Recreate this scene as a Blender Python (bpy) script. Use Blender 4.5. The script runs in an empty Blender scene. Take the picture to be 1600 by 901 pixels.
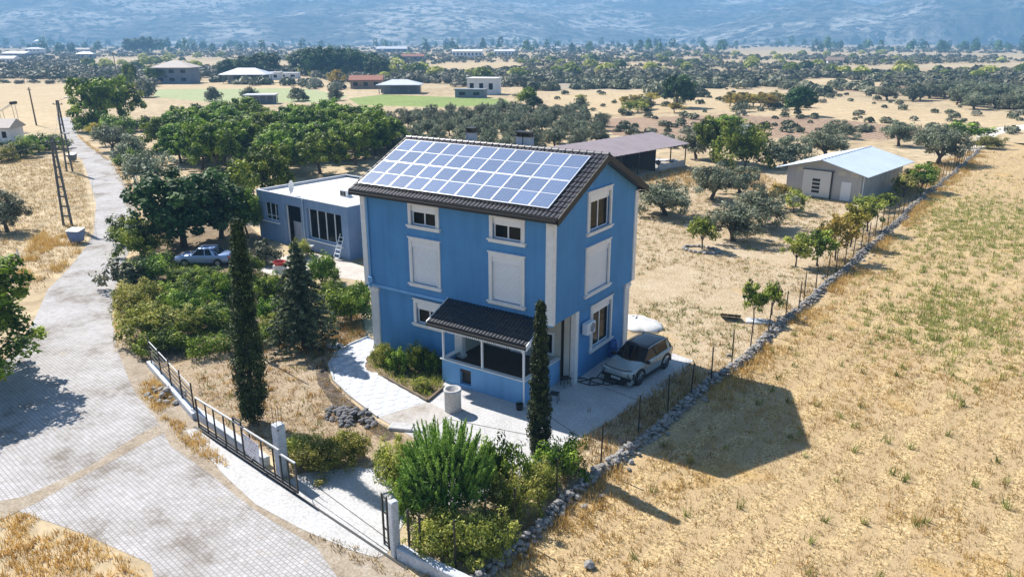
import bpy, math, random
import numpy as np
from math import radians as R, sin, cos, pi
from mathutils import Vector, Matrix
random.seed(7); rng = np.random.default_rng(7)
S = bpy.context.scene
C = S.collection
# ------------------------------------------------------------------ camera
CAM = np.array([17.122, -28.949, 16.699])
RV = np.array([0.83053013, 0.5569717, -0.00149465]); UV = np.array([-0.1712017, 0.25783972, 0.95089887]); FV = np.array([-0.53000913, 0.78949427, -0.30949816])
FPX = 1192.1
cd = bpy.data.cameras.new('camera'); cam = bpy.data.objects.new('camera', cd); C.objects.link(cam)
cd.sensor_width = 36; cd.lens = 36 * FPX / 1600; cd.clip_start = .1; cd.clip_end = 20000
cam.matrix_world = Matrix(((RV[0], UV[0], -FV[0], CAM[0]), (RV[1], UV[1], -FV[1], CAM[1]), (RV[2], UV[2], -FV[2], CAM[2]), (0, 0, 0, 1)))
S.camera = cam
# ------------------------------------------------------------------ light
SUN_AZ, SUN_EL = 170.0, 45.5        # azimuth counted anticlockwise from +X
w = bpy.data.worlds.new('World'); S.world = w; w.use_nodes = True
nt = w.node_tree; bg = nt.nodes['Background']; sk = nt.nodes.new('ShaderNodeTexSky')
sk.sky_type = 'NISHITA'; sk.sun_disc = False; sk.sun_elevation = R(SUN_EL); sk.sun_rotation = R((90 - SUN_AZ) % 360)
sk.air_density = 1.0; sk.dust_density = 0.6; sk.ozone_density = 1.5
nt.links.new(sk.outputs[0], bg.inputs[0]); bg.inputs[1].default_value = 0.062
sd = bpy.data.lights.new('sun', 'SUN'); sd.energy = 5.0; sd.angle = R(.5); sd.color = (1, .94, .86)
so = bpy.data.objects.new('sun', sd); C.objects.link(so)
so.rotation_euler = Vector((-cos(R(SUN_EL)) * cos(R(SUN_AZ)), -cos(R(SUN_EL)) * sin(R(SUN_AZ)), -sin(R(SUN_EL)))).to_track_quat('-Z', 'Y').to_euler()
so.location = (-200, 30, 220)
S.view_settings.view_transform = 'Standard'; S.view_settings.look = 'None'; S.view_settings.exposure = 1.1; S.view_settings.gamma = 1
S.cycles.max_bounces = 6; S.cycles.diffuse_bounces = 3; S.cycles.glossy_bounces = 3; S.cycles.transmission_bounces = 4
S.cycles.volume_bounces = 0; S.cycles.sample_clamp_indirect = 6; S.cycles.caustics_reflective = False; S.cycles.caustics_refractive = False

# ------------------------------------------------------------------ survey: where a photographed ground point lies in the place
def at(px, py, z=0.0):
    d = FV + RV * ((px - 800) / FPX) - UV * ((py - 450.5) / FPX)
    t = (z - CAM[2]) / d[2]
    p = CAM + t * d
    return (float(p[0]), float(p[1]))
def ats(pts, z=0.0): return [at(x, y, z) for x, y in pts]

# ------------------------------------------------------------------ materials
MATS = {}
def nodes(name):
    m = bpy.data.materials.new(name); m.use_nodes = True; n = m.node_tree
    return m, n, n.nodes['Principled BSDF']
def add(n, t, **k):
    x = n.nodes.new(t)
    for a, v in k.items(): setattr(x, a, v)
    return x
def noise(n, scale, detail=4, rough=.6, vec=None):
    t = add(n, 'ShaderNodeTexNoise'); t.inputs['Scale'].default_value = scale; t.inputs['Detail'].default_value = detail; t.inputs['Roughness'].default_value = rough
    if vec is not None: n.links.new(vec, t.inputs['Vector'])
    return t
def ramp(n, src, stops):
    r = add(n, 'ShaderNodeValToRGB'); e = r.color_ramp.elements
    while len(e) < len(stops): e.new(.5)
    for i, (p, c) in enumerate(stops): e[i].position = p; e[i].color = (*c, 1)
    n.links.new(src, r.inputs[0]); return r
def mixc(n, fac, a, b, mode='MIX'):
    m = add(n, 'ShaderNodeMix', data_type='RGBA', blend_type=mode)
    for s, v in ((m.inputs[0], fac), (m.inputs[6], a), (m.inputs[7], b)):
        if isinstance(v, (int, float)): s.default_value = v
        elif isinstance(v, tuple): s.default_value = (*v, 1)
        else: n.links.new(v, s)
    return m.outputs[2]
def coords(n, kind='Object'): return add(n, 'ShaderNodeTexCoord').outputs[kind]
def bump(n, b, h, strength=.3, dist=.02):
    x = add(n, 'ShaderNodeBump'); x.inputs['Strength'].default_value = strength; x.inputs['Distance'].default_value = dist
    n.links.new(h, x.inputs['Height']); n.links.new(x.outputs[0], b.inputs['Normal'])
def mat(name, c, c2=None, scale=3.0, rough=.75, metal=0.0, bmp=0.0, bscale=None, fine=None, spec=None):
    """plain material: colour mottled towards c2 by two noises, optional relief"""
    if name in MATS: return MATS[name]
    m, n, b = nodes(name); co = coords(n)
    if c2 is None: c2 = tuple(x * .8 for x in c)
    t = noise(n, scale, 6, .65, co)
    r = ramp(n, t.outputs[0], [(.3, c2), (.68, c)])
    col = r.outputs[0]
    if fine:
        t2 = noise(n, scale * fine, 3, .6, co); r2 = ramp(n, t2.outputs[0], [(.3, (.75, .75, .75)), (.7, (1.15, 1.15, 1.15))])
        col = mixc(n, 1.0, col, r2.outputs[0], 'MULTIPLY')
    n.links.new(col, b.inputs['Base Color']); b.inputs['Roughness'].default_value = rough; b.inputs['Metallic'].default_value = metal
    if spec is not None: b.inputs['Specular IOR Level'].default_value = spec
    if bmp:
        t3 = noise(n, bscale or scale * 6, 5, .7, co); bump(n, b, t3.outputs[0], bmp)
    MATS[name] = m; return m
def leafmat(name, stops, trans=.25, hue=.03):
    if name in MATS: return MATS[name]
    m, n, b = nodes(name)
    a = add(n, 'ShaderNodeAttribute', attribute_name='tint')
    r = ramp(n, a.outputs['Fac'], stops)
    oi = add(n, 'ShaderNodeObjectInfo'); hs = add(n, 'ShaderNodeHueSaturation')
    mr = add(n, 'ShaderNodeMapRange'); mr.inputs[3].default_value = .5 - hue; mr.inputs[4].default_value = .5 + hue
    n.links.new(oi.outputs['Random'], mr.inputs[0]); n.links.new(mr.outputs[0], hs.inputs['Hue'])
    mv = add(n, 'ShaderNodeMapRange'); mv.inputs[3].default_value = .8; mv.inputs[4].default_value = 1.2
    n.links.new(oi.outputs['Random'], mv.inputs[0]); n.links.new(mv.outputs[0], hs.inputs['Value'])
    n.links.new(r.outputs[0], hs.inputs['Color'])
    n.links.new(hs.outputs[0], b.inputs['Base Color']); b.inputs['Roughness'].default_value = .6; b.inputs['Specular IOR Level'].default_value = .25
    if trans:
        tr = add(n, 'ShaderNodeBsdfTranslucent'); n.links.new(hs.outputs[0], tr.inputs[0])
        mx = add(n, 'ShaderNodeMixShader'); mx.inputs[0].default_value = trans
        n.links.new(b.outputs[0], mx.inputs[1]); n.links.new(tr.outputs[0], mx.inputs[2])
        n.links.new(mx.outputs[0], n.nodes['Material Output'].inputs[0])
    MATS[name] = m; return m
def groundmat(name, stops, scale=.5, fine=12, mid=3, spots=None, bmp=.6, fs=.45, stripes=None, rough=.95):
    """bare or straw covered earth: large patches, finer mottling and a clotted relief"""
    if name in MATS: return MATS[name]
    m, n, b = nodes(name); co = coords(n)
    t1 = noise(n, scale, 6, .6, co); t2 = noise(n, scale * mid, 6, .7, co); t3 = noise(n, fine, 4, .75, co)
    ad = add(n, 'ShaderNodeMath', operation='MULTIPLY_ADD'); n.links.new(t2.outputs[0], ad.inputs[0]); ad.inputs[1].default_value = .6
    mu = add(n, 'ShaderNodeMath', operation='MULTIPLY'); n.links.new(t1.outputs[0], mu.inputs[0]); mu.inputs[1].default_value = .6
    n.links.new(mu.outputs[0], ad.inputs[2])
    sb = add(n, 'ShaderNodeMath', operation='SUBTRACT'); n.links.new(ad.outputs[0], sb.inputs[0]); sb.inputs[1].default_value = .1
    r = ramp(n, sb.outputs[0], stops); col = r.outputs[0]
    r3 = ramp(n, t3.outputs[0], [(.32, (1 - fs,) * 3), (.66, (1 + fs * .5,) * 3)])
    col = mixc(n, 1.0, col, r3.outputs[0], 'MULTIPLY')
    if stripes:
        ang, sc, cc, amt = stripes
        mp = add(n, 'ShaderNodeMapping'); mp.inputs['Rotation'].default_value = (0, 0, R(ang)); n.links.new(co, mp.inputs[0])
        wv = add(n, 'ShaderNodeTexWave'); wv.inputs['Scale'].default_value = sc; wv.inputs['Distortion'].default_value = 2.5; wv.inputs['Detail'].default_value = 3; wv.inputs['Detail Scale'].default_value = 1.5
        n.links.new(mp.outputs[0], wv.inputs[0]); rw = ramp(n, wv.outputs[0], [(.45, (0, 0, 0)), (.75, (amt,) * 3)])
        col = mixc(n, rw.outputs[0], col, cc)
    if spots:
        for sc, thr, cc in spots:
            ts = noise(n, sc, 5, .65, co); rs = ramp(n, ts.outputs[0], [(thr, (0, 0, 0)), (thr + .1, (.85, .85, .85))])
            col = mixc(n, rs.outputs[0], col, cc)
    n.links.new(col, b.inputs['Base Color']); b.inputs['Roughness'].default_value = rough; b.inputs['Specular IOR Level'].default_value = .15
    bump(n, b, t3.outputs[0], bmp, .06)
    MATS[name] = m; return m
def glass(name, c, rough=.06, spec=.6):
    if name in MATS: return MATS[name]
    m, n, b = nodes(name); b.inputs['Base Color'].default_value = (*c, 1); b.inputs['Roughness'].default_value = rough
    b.inputs['Specular IOR Level'].default_value = spec
    t = noise(n, 2.0, 2, .5, coords(n)); bump(n, b, t.outputs[0], .02, .01)
    MATS[name] = m; return m

def wallpaint(name, c, c2):
    """painted render with faint vertical rain streaks and patchy fading"""
    m, n, b = nodes(name); co = coords(n)
    t = noise(n, .55, 6, .6, co); col = ramp(n, t.outputs[0], [(.32, c2), (.68, c)]).outputs[0]
    mp = add(n, 'ShaderNodeMapping'); mp.inputs['Scale'].default_value = (2.2, 2.2, .2); n.links.new(co, mp.inputs[0])
    t2 = noise(n, 1.0, 5, .7, mp.outputs[0]); r2 = ramp(n, t2.outputs[0], [(.34, (.90, .90, .91)), (.55, (1, 1, 1)), (.7, (1.04, 1.03, 1.02))]); col = mixc(n, 1.0, col, r2.outputs[0], 'MULTIPLY')
    n.links.new(col, b.inputs['Base Color']); b.inputs['Roughness'].default_value = .85; b.inputs['Specular IOR Level'].default_value = .2
    t3 = noise(n, 45, 4, .7, co); bump(n, b, t3.outputs[0], .06); MATS[name] = m; return m
M_blue = wallpaint('blue_render', (.10, .285, .55), (.085, .245, .48))
M_blue2 = wallpaint('light_blue_render', (.20, .42, .70), (.17, .37, .63))
M_white = mat('white_moulding', (.80, .79, .78), (.70, .69, .68), 4, .6)
M_upvc = mat('white_frame', (.82, .83, .85), (.76, .77, .79), 3, .35)
M_shut = mat('white_shutter', (.76, .78, .82), (.72, .74, .78), 2, .45)
M_cream = mat('cream_render', (.60, .57, .50), (.5, .48, .42), 1.5, .85)
M_tile = mat('dark_roof_tile', (.075, .07, .075), (.035, .032, .038), 3, .34, fine=8)
M_tile2 = mat('porch_roof_tile', (.03, .035, .045), (.018, .02, .028), 3, .4, fine=8)
M_black = mat('black_metal', (.025, .027, .028), (.015, .016, .017), 5, .45)
M_dark = mat('dark_board', (.02, .018, .017), (.012, .011, .01), 2, .6)
M_glass = glass('window_glass', (.008, .009, .011), .08, .14)
M_brown = mat('brown_floor', (.07, .04, .028), (.045, .026, .02), 3, .55)
M_alu = mat('silver_frame', (.80, .82, .86), (.72, .74, .78), 2, .3, .35)
M_gal = mat('galvanised_metal', (.5, .52, .54), (.38, .40, .42), 3, .4, .5)
M_conc = mat('concrete', (.53, .53, .535), (.41, .405, .40), .7, .85, bmp=.25, bscale=30, fine=14)
M_conc2 = mat('grey_concrete', (.42, .41, .40), (.3, .29, .28), 1.3, .85, bmp=.25, bscale=30, fine=14)
M_limew = mat('limewashed_concrete', (.62, .65, .70), (.38, .41, .47), 1.4, .85, bmp=.3, bscale=24, fine=10)
M_stone = mat('field_stone', (.40, .385, .36), (.22, .21, .20), 2.2, .9, bmp=.5, bscale=12, fine=6)
M_bark = mat('bark', (.13, .10, .075), (.07, .055, .04), 4, .9, bmp=.6, bscale=20)
M_rubber = mat('black_rubber', (.02, .02, .021), (.014, .014, .014), 5, .7)
M_red = mat('red_plastic', (.5, .05, .04), (.4, .04, .03), 3, .5)
M_wood = mat('weathered_wood', (.20, .15, .10), (.11, .085, .06), 5, .85, bmp=.3)
M_greypaint = wallpaint('blue_grey_render', (.27, .37, .53), (.22, .31, .46))

# solar cell glass: fine bus bars printed on blue glass
def cellmat():
    m, n, b = nodes('solar_glass'); co = coords(n)
    br = add(n, 'ShaderNodeTexBrick'); br.offset = 0; br.inputs['Scale'].default_value = 1.0
    br.inputs['Color1'].default_value = (.125, .18, .30, 1); br.inputs['Color2'].default_value = (.14, .195, .325, 1); br.inputs['Mortar'].default_value = (.27, .34, .48, 1)
    br.inputs['Mortar Size'].default_value = .006; br.inputs['Brick Width'].default_value = .165; br.inputs['Row Height'].default_value = .165
    n.links.new(co, br.inputs[0])
    oi = add(n, 'ShaderNodeObjectInfo'); r = ramp(n, oi.outputs['Random'], [(0, (.88, .88, .88)), (1, (1.1, 1.1, 1.12))])
    n.links.new(mixc(n, 1.0, br.outputs[0], r.outputs[0], 'MULTIPLY'), b.inputs['Base Color'])
    b.inputs['Roughness'].default_value = .16; b.inputs['Specular IOR Level'].default_value = .6
    return m
M_cell = cellmat()
# interlocking road pavers
def pavermat(name, ang, c1, c2, mortar, bw=.20, rh=.165):
    m, n, b = nodes(name); co = coords(n)
    mp = add(n, 'ShaderNodeMapping'); mp.inputs['Rotation'].default_value = (0, 0, R(ang)); n.links.new(co, mp.inputs[0])
    br = add(n, 'ShaderNodeTexBrick'); br.inputs['Scale'].default_value = 1
    br.inputs['Color1'].default_value = (*c1, 1); br.inputs['Color2'].default_value = (*c2, 1); br.inputs['Mortar'].default_value = (*mortar, 1)
    br.inputs['Mortar Size'].default_value = .017; br.inputs['Mortar Smooth'].default_value = .3; br.inputs['Brick Width'].default_value = bw; br.inputs['Row Height'].default_value = rh
    n.links.new(mp.outputs[0], br.inputs[0])
    t = noise(n, .35, 7, .7, co); r = ramp(n, t.outputs[0], [(.36, (.58, .53, .47)), (.47, (.93, .92, .91)), (.6, (1.1, 1.1, 1.12))])
    t2 = noise(n, 2.5, 5, .7, co); r2 = ramp(n, t2.outputs[0], [(.3, (.86, .84, .81)), (.6, (1.04, 1.04, 1.04))])
    col = mixc(n, 1.0, mixc(n, 1.0, br.outputs[0], r.outputs[0], 'MULTIPLY'), r2.outputs[0], 'MULTIPLY')
    ts = noise(n, .55, 8, .75, co); rs = ramp(n, ts.outputs[0], [(.6, (0, 0, 0)), (.72, (.7, .7, .7))])
    col = mixc(n, rs.outputs[0], col, (.40, .33, .24))
    n.links.new(col, b.inputs['Base Color']); b.inputs['Roughness'].default_value = .85; b.inputs['Specular IOR Level'].default_value = .2
    iv = add(n, 'ShaderNodeMath', operation='SUBTRACT'); iv.inputs[0].default_value = 1; n.links.new(br.outputs['Fac'], iv.inputs[1])
    bump(n, b, iv.outputs[0], .35, .01); return m
M_road = pavermat('road_pavers', 8, (.44, .43, .435), (.375, .368, .37), (.25, .24, .23))
M_strip = groundmat('dusty_earth', [(.3, (.23, .185, .135)), (.5, (.36, .30, .23)), (.7, (.45, .40, .335))], .8, 9, fs=.35, bmp=.5)
M_earth = groundmat('dry_earth', [(.28, (.26, .19, .115)), (.45, (.43, .325, .20)), (.62, (.52, .41, .26)), (.8, (.56, .47, .34))], .12, 7, 5, fs=.55)
M_stub = groundmat('stubble_earth', [(.26, (.36, .255, .13)), (.42, (.50, .37, .205)), (.6, (.60, .445, .235)), (.8, (.64, .50, .305))], .22, 8, 5, [(.16, .60, (.47, .31, .12)), (.5, .64, (.36, .27, .16))], fs=.7, bmp=1.0, stripes=(8, .22, (.43, .315, .18), .8))
M_orch = groundmat('orchard_earth', [(.26, (.27, .195, .115)), (.42, (.45, .35, .225)), (.6, (.53, .43, .30)), (.8, (.56, .48, .375))], .2, 7, 5, [(.13, .57, (.47, .31, .13)), (.4, .62, (.30, .225, .14))], fs=.55, bmp=.9)
M_plain = groundmat('plain_earth', [(.3, (.30, .22, .13)), (.45, (.43, .335, .21)), (.6, (.50, .405, .265)), (.8, (.38, .30, .19))], .012, .5, 6, [(.03, .6, (.22, .2, .12))], fs=.4, bmp=.2)
M_straw = groundmat('pale_straw_field', [(.3, (.42, .32, .19)), (.6, (.54, .425, .265)), (.8, (.55, .46, .32))], .03, .9, 6, fs=.3, bmp=.2, stripes=(20, .08, (.42, .33, .2), .5))
M_plough = groundmat('ploughed_red_earth', [(.3, (.20, .125, .085)), (.6, (.30, .20, .14)), (.8, (.37, .27, .19))], .05, .9, 6, fs=.5, bmp=.4, stripes=(14, .25, (.42, .32, .22), .7))
M_crop = groundmat('green_crop', [(.3, (.17, .23, .07)), (.6, (.25, .32, .10)), (.8, (.34, .36, .15))], .06, 1.2, 6, fs=.35, bmp=.3)
M_crop2 = groundmat('pale_green_rows', [(.3, (.34, .36, .2)), (.6, (.42, .43, .26)), (.8, (.5, .47, .32))], .06, 1.2, 6, fs=.3, bmp=.3, stripes=(62, .16, (.24, .31, .13), .9))
M_bed = groundmat('garden_soil', [(.3, (.13, .095, .06)), (.5, (.24, .18, .115)), (.75, (.36, .28, .18))], .6, 7, 4, fs=.5, bmp=.9)
M_clear = groundmat('yard_soil', [(.28, (.22, .16, .10)), (.45, (.37, .285, .19)), (.62, (.46, .37, .26)), (.8, (.50, .43, .34))], .5, 8, 4, [(.35, .6, (.22, .165, .115))], fs=.5, bmp=1.0)

# ------------------------------------------------------------------ object helpers
def tag(o, label=None, cat=None, group=None, kind=None):
    if label: o['label'] = label
    if cat: o['category'] = cat
    if group: o['group'] = group
    if kind: o['kind'] = kind
    return o
def thing(name, label, cat, loc=(0, 0, 0), rz=0.0, group=None):
    o = bpy.data.objects.new(name, None); C.objects.link(o); o.location = loc; o.rotation_euler = (0, 0, rz); o.empty_display_size = .3
    return tag(o, label, cat, group)
def link(name, me, parent=None, loc=None):
    o = bpy.data.objects.new(name, me); C.objects.link(o)
    if parent is not None: o.parent = parent
    if loc is not None: o.location = loc
    return o
def children(o): return [c for c in C.objects if c.parent is o]
def copy_tree(o, kids, loc, rz=0.0, sc=(1, 1, 1), label=None):
    """copy a thing and its parts (kids: list of (part, [sub-parts]))"""
    r = o.copy(); C.objects.link(r); r.location = loc; r.rotation_euler = (0, 0, rz); r.scale = sc
    if label: r['label'] = label
    for k, subs in kids:
        c = k.copy(); C.objects.link(c); c.parent = r
        for s in subs:
            d = s.copy(); C.objects.link(d); d.parent = c
    return r
class MB:
    def __init__(s): s.v = []; s.f = []
    def poly(s, pts):
        i = len(s.v); s.v += [tuple(p) for p in pts]; s.f.append(tuple(range(i, i + len(pts)))); return s
    def box(s, x0, x1, y0, y1, z0, z1):
        i = len(s.v)
        s.v += [(x, y, z) for z in (z0, z1) for x, y in ((x0, y0), (x1, y0), (x1, y1), (x0, y1))]
        s.f += [tuple(i + k for k in q) for q in ((3, 2, 1, 0), (4, 5, 6, 7), (0, 1, 5, 4), (1, 2, 6, 5), (2, 3, 7, 6), (3, 0, 4, 7))]; return s
    def bbox(s, x0, x1, y0, y1, z0, z1, b=.02):
        """box with chamfered vertical and top edges"""
        i = len(s.v); P = []
        def ring(m, z):
            return [(x0 + m + b, y0 + m, z), (x1 - m - b, y0 + m, z), (x1 - m, y0 + m + b, z), (x1 - m, y1 - m - b, z), (x1 - m - b, y1 - m, z), (x0 + m + b, y1 - m, z), (x0 + m, y1 - m - b, z), (x0 + m, y0 + m + b, z)]
        s.v += ring(0, z0) + ring(0, z1 - b) + ring(b, z1)
        for r_ in (0, 8):
            for k in range(8): s.f.append((i + r_ + k, i + r_ + (k + 1) % 8, i + r_ + 8 + (k + 1) % 8, i + r_ + 8 + k))
        s.f.append(tuple(i + 16 + k for k in range(8))); s.f.append(tuple(i + 7 - k for k in range(8))); return s
    def prism(s, pts, z0, z1):
        n = len(pts); i = len(s.v); a = sum(pts[k][0] * pts[(k + 1) % n][1] - pts[(k + 1) % n][0] * pts[k][1] for k in range(n))
        if a < 0: pts = pts[::-1]
        s.v += [(p[0], p[1], z0) for p in pts] + [(p[0], p[1], z1) for p in pts]
        s.f.append(tuple(i + n - 1 - k for k in range(n))); s.f.append(tuple(i + n + k for k in range(n)))
        for k in range(n): s.f.append((i + k, i + (k + 1) % n, i + n + (k + 1) % n, i + n + k))
        return s
    def extr(s, pts, d):
        """extrude a closed 3D outline by vector d"""
        n = len(pts); i = len(s.v); d = Vector(d)
        s.v += [tuple(p) for p in pts] + [tuple(Vector(p) + d) for p in pts]
        s.f.append(tuple(i + n - 1 - k for k in range(n))); s.f.append(tuple(i + n + k for k in range(n)))
        for k in range(n): s.f.append((i + k, i + (k + 1) % n, i + n + (k + 1) % n, i + n + k))
        return s
    def tube(s, p0, p1, r0, r1=None, n=8, cap=True):
        r1 = r0 if r1 is None else r1; p0 = Vector(p0); p1 = Vector(p1); d = (p1 - p0)
        if d.length < 1e-6: return s
        d.normalize(); a = d.cross(Vector((0, 0, 1)) if abs(d.z) < .95 else Vector((1, 0, 0))).normalized(); b = d.cross(a); i = len(s.v)
        for p, r in ((p0, r0), (p1, r1)):
            for k in range(n):
                t = 2 * pi * (k + .5) / n; s.v.append(tuple(p + a * (cos(t) * r) + b * (sin(t) * r)))
        for k in range(n): s.f.append((i + k, i + (k + 1) % n, i + n + (k + 1) % n, i + n + k))
        if cap: s.f.append(tuple(i + n - 1 - k for k in range(n))); s.f.append(tuple(i + n + k for k in range(n)))
        return s
    def path(s, pts, r, n=6):
        for a, b in zip(pts, pts[1:]): s.tube(a, b, r, r, n)
        return s
    def lathe(s, prof, n=24, c=(0, 0, 0)):
        i = len(s.v); m = len(prof)
        for r, z in prof:
            for k in range(n): s.v.append((c[0] + r * cos(2 * pi * k / n), c[1] + r * sin(2 * pi * k / n), c[2] + z))
        for j in range(m - 1):
            for k in range(n): s.f.append((i + j * n + k, i + j * n + (k + 1) % n, i + (j + 1) * n + (k + 1) % n, i + (j + 1) * n + k))
        return s
    def loft(s, rings, close=True, caps=True):
        n = len(rings[0]); i = len(s.v)
        for r in rings: s.v += [tuple(p) for p in r]
        for j in range(len(rings) - 1):
            for k in range(n if close else n - 1): s.f.append((i + j * n + k, i + j * n + (k + 1) % n, i + (j + 1) * n + (k + 1) % n, i + (j + 1) * n + k))
        if caps: s.f.append(tuple(i + n - 1 - k for k in range(n))); s.f.append(tuple(i + (len(rings) - 1) * n + k for k in range(n)))
        return s
    def mesh(s, name, m, smooth=False):
        me = bpy.data.meshes.new(name); me.from_pydata(s.v, [], s.f); me.materials.append(m)
        if smooth: me.polygons.foreach_set('use_smooth', [True] * len(me.polygons))
        me.update(); return me
    def build(s, name, m, parent=None, smooth=False): return link(name, s.mesh(name, m, smooth), parent)
def npmesh(name, V, F, m, tint=None, smooth=False):
    V = np.asarray(V, np.float32); F = np.asarray(F, np.int32); k = F.shape[1]
    me = bpy.data.meshes.new(name); me.vertices.add(len(V)); me.vertices.foreach_set('co', V.ravel())
    me.loops.add(F.size); me.loops.foreach_set('vertex_index', F.ravel())
    me.polygons.add(len(F)); me.polygons.foreach_set('loop_start', np.arange(0, F.size, k, dtype=np.int32))
    if tint is not None:
        a = me.attributes.new('tint', 'FLOAT', 'POINT'); a.data.foreach_set('value', np.asarray(tint, np.float32))
    me.materials.append(m); me.update(calc_edges=True); me.validate(); return me
def sheet(name, pts, z, m, kind='structure'):
    a = sum(pts[k][0] * pts[(k + 1) % len(pts)][1] - pts[(k + 1) % len(pts)][0] * pts[k][1] for k in range(len(pts)))
    if a < 0: pts = pts[::-1]
    o = MB().poly([(p[0], p[1], z) for p in pts]).build(name, m); return tag(o, kind=kind)
def inpoly(X, Y, poly):
    r = np.zeros(len(X), bool); n = len(poly)
    for i in range(n):
        x0, y0 = poly[i]; x1, y1 = poly[(i + 1) % n]
        c = ((y0 > Y) != (y1 > Y)) & (X < (x1 - x0) * (Y - y0) / ((y1 - y0) or 1e-9) + x0); r ^= c
    return r
def scatter(poly, density):
    P = np.array(poly); a, b = P.min(0), P.max(0); n = int((b - a).prod() * density)
    X = rng.uniform(a[0], b[0], n); Y = rng.uniform(a[1], b[1], n); k = inpoly(X, Y, poly); return np.stack([X[k], Y[k]], 1)
def vnoise(P, s, seed=0):
    """cheap smooth value noise on 2D points, 0..1"""
    q = P / s; i = np.floor(q).astype(int); f = q - i; f = f * f * (3 - 2 * f)
    def h(a, b): return np.modf(np.abs(np.sin(a * 127.1 + b * 311.7 + seed * 74.7) * 43758.5453))[0]
    x, y = i[:, 0], i[:, 1]; u, v = f[:, 0], f[:, 1]
    return (h(x, y) * (1 - u) + h(x + 1, y) * u) * (1 - v) + (h(x, y + 1) * (1 - u) + h(x + 1, y + 1) * u) * v

# ------------------------------------------------------------------ foliage
def unit(n):
    d = rng.normal(size=(n, 3)); return d / np.linalg.norm(d, axis=1)[:, None]
def leaves(P, N, T, l, wd, tint):
    """rhombic leaves at P, normal N, long axis T"""
    B = np.cross(N, T); B /= np.linalg.norm(B, axis=1)[:, None] + 1e-9; T = np.cross(B, N); n = len(P)
    l = np.broadcast_to(l, n)[:, None]; wd = np.broadcast_to(wd, n)[:, None]
    V = np.stack([P - T * l, P + B * wd - T * l * .1, P + T * l, P - B * wd - T * l * .1], 1).reshape(-1, 3)
    return V, np.arange(4 * n).reshape(n, 4), np.repeat(tint, 4)
def crown(rx, rz, cz, nc, nl, l, aspect=.5, cr=.3, up=.5, upaxis=0., shell=.45, seed=0, flat=0., lump=.25, clumps=None):
    """leaf clumps spread through an uneven ellipsoid; returns mesh data"""
    d = unit(nc); d[:, 2] = np.where(d[:, 2] < -.55, -d[:, 2], d[:, 2])
    rad = rng.uniform(0, 1, nc) ** shell
    a = np.arctan2(d[:, 1], d[:, 0]); ph = rng.uniform(0, 6.28, 4)
    lob = 1 + lump * (np.sin(2 * a + ph[0]) * .5 + np.sin(3 * a + ph[1] + 3 * d[:, 2]) * .6 + .5 * np.sin(5 * d[:, 2] + ph[2]))
    c = d * (rad * lob)[:, None] * np.array([rx, rx, rz]) + np.array([0, 0, cz])
    if clumps is not None: c = clumps
    ct = rng.uniform(.12, .88, len(c)); crr = cr * rx * rng.uniform(.6, 1.25, len(c))
    k = np.repeat(np.arange(len(c)), nl); n = len(k); dd = unit(n)
    P = c[k] + dd * (crr[k] * rng.uniform(.25, 1, n) ** .6)[:, None] * np.array([1, 1, 1 - flat])
    N = dd + unit(n) * .8 + np.array([0, 0, up]); N /= np.linalg.norm(N, axis=1)[:, None]
    T = unit(n) + np.array([0, 0, upaxis]); t = np.clip(ct[k] + rng.normal(0, .16, n), 0, 1)
    ls = l * rng.uniform(.6, 1.3, n)
    return leaves(P, N, T, ls, ls * aspect, t)
def trunk(h, r, limbs=5, spread=.8, lean=.1, top=None):
    m = MB(); x = rng.uniform(-lean, lean); y = rng.uniform(-lean, lean); top = top or h * 1.5
    m.tube((0, 0, -.15), (x * .4, y * .4, h * .5), r * 1.25, r, 7); m.tube((x * .4, y * .4, h * .5), (x, y, h), r, r * .8, 7)
    for k in range(limbs):
        a = 2 * pi * k / limbs + rng.uniform(-.5, .5); e = spread * rng.uniform(.6, 1)
        q = (x + cos(a) * e * .45, y + sin(a) * e * .45, h + (top - h) * .45); m.tube((x, y, h * .93), q, r * .6, r * .4, 5)
        m.tube(q, (x + cos(a) * e, y + sin(a) * e, h + (top - h) * rng.uniform(.75, 1)), r * .4, r * .12, 5)
    return m
G_olive = leafmat('olive_leaf', [(0, (.055, .065, .035)), (.45, (.135, .155, .085)), (.8, (.26, .285, .18)), (1, (.40, .42, .29))], .15, .02)
G_green = leafmat('bright_leaf', [(0, (.018, .045, .006)), (.35, (.08, .15, .012)), (.7, (.25, .35, .03)), (1, (.46, .54, .09))], .3, .02)
G_dark = leafmat('walnut_leaf', [(0, (.012, .032, .01)), (.45, (.035, .085, .02)), (.8, (.075, .15, .035)), (1, (.15, .22, .07))], .25, .02)
G_yell = leafmat('yellow_leaf', [(0, (.10, .10, .015)), (.4, (.27, .23, .03)), (.75, (.48, .36, .05)), (1, (.6, .46, .12))], .3, .015)
G_ygrn = leafmat('yellow_green_leaf', [(0, (.06, .08, .012)), (.35, (.19, .23, .035)), (.7, (.42, .42, .07)), (1, (.60, .56, .18))], .38, .02)
G_cyp = leafmat('cypress_leaf', [(0, (.01, .02, .007)), (.5, (.03, .05, .014)), (.85, (.075, .105, .028)), (1, (.13, .15, .05))], .1, .01)
G_pine = leafmat('pine_needle', [(0, (.012, .045, .008)), (.45, (.06, .16, .02)), (.75, (.19, .37, .045)), (1, (.38, .58, .11))], .2, .01)
G_fir = leafmat('fir_needle', [(0, (.022, .035, .016)), (.5, (.075, .10, .045)), (.85, (.16, .19, .09)), (1, (.28, .30, .16))], .1, .01)
G_scrub = leafmat('scrub_leaf', [(0, (.06, .075, .035)), (.45, (.15, .165, .085)), (.8, (.27, .27, .16)), (1, (.38, .36, .25))], .1, .03)
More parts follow.
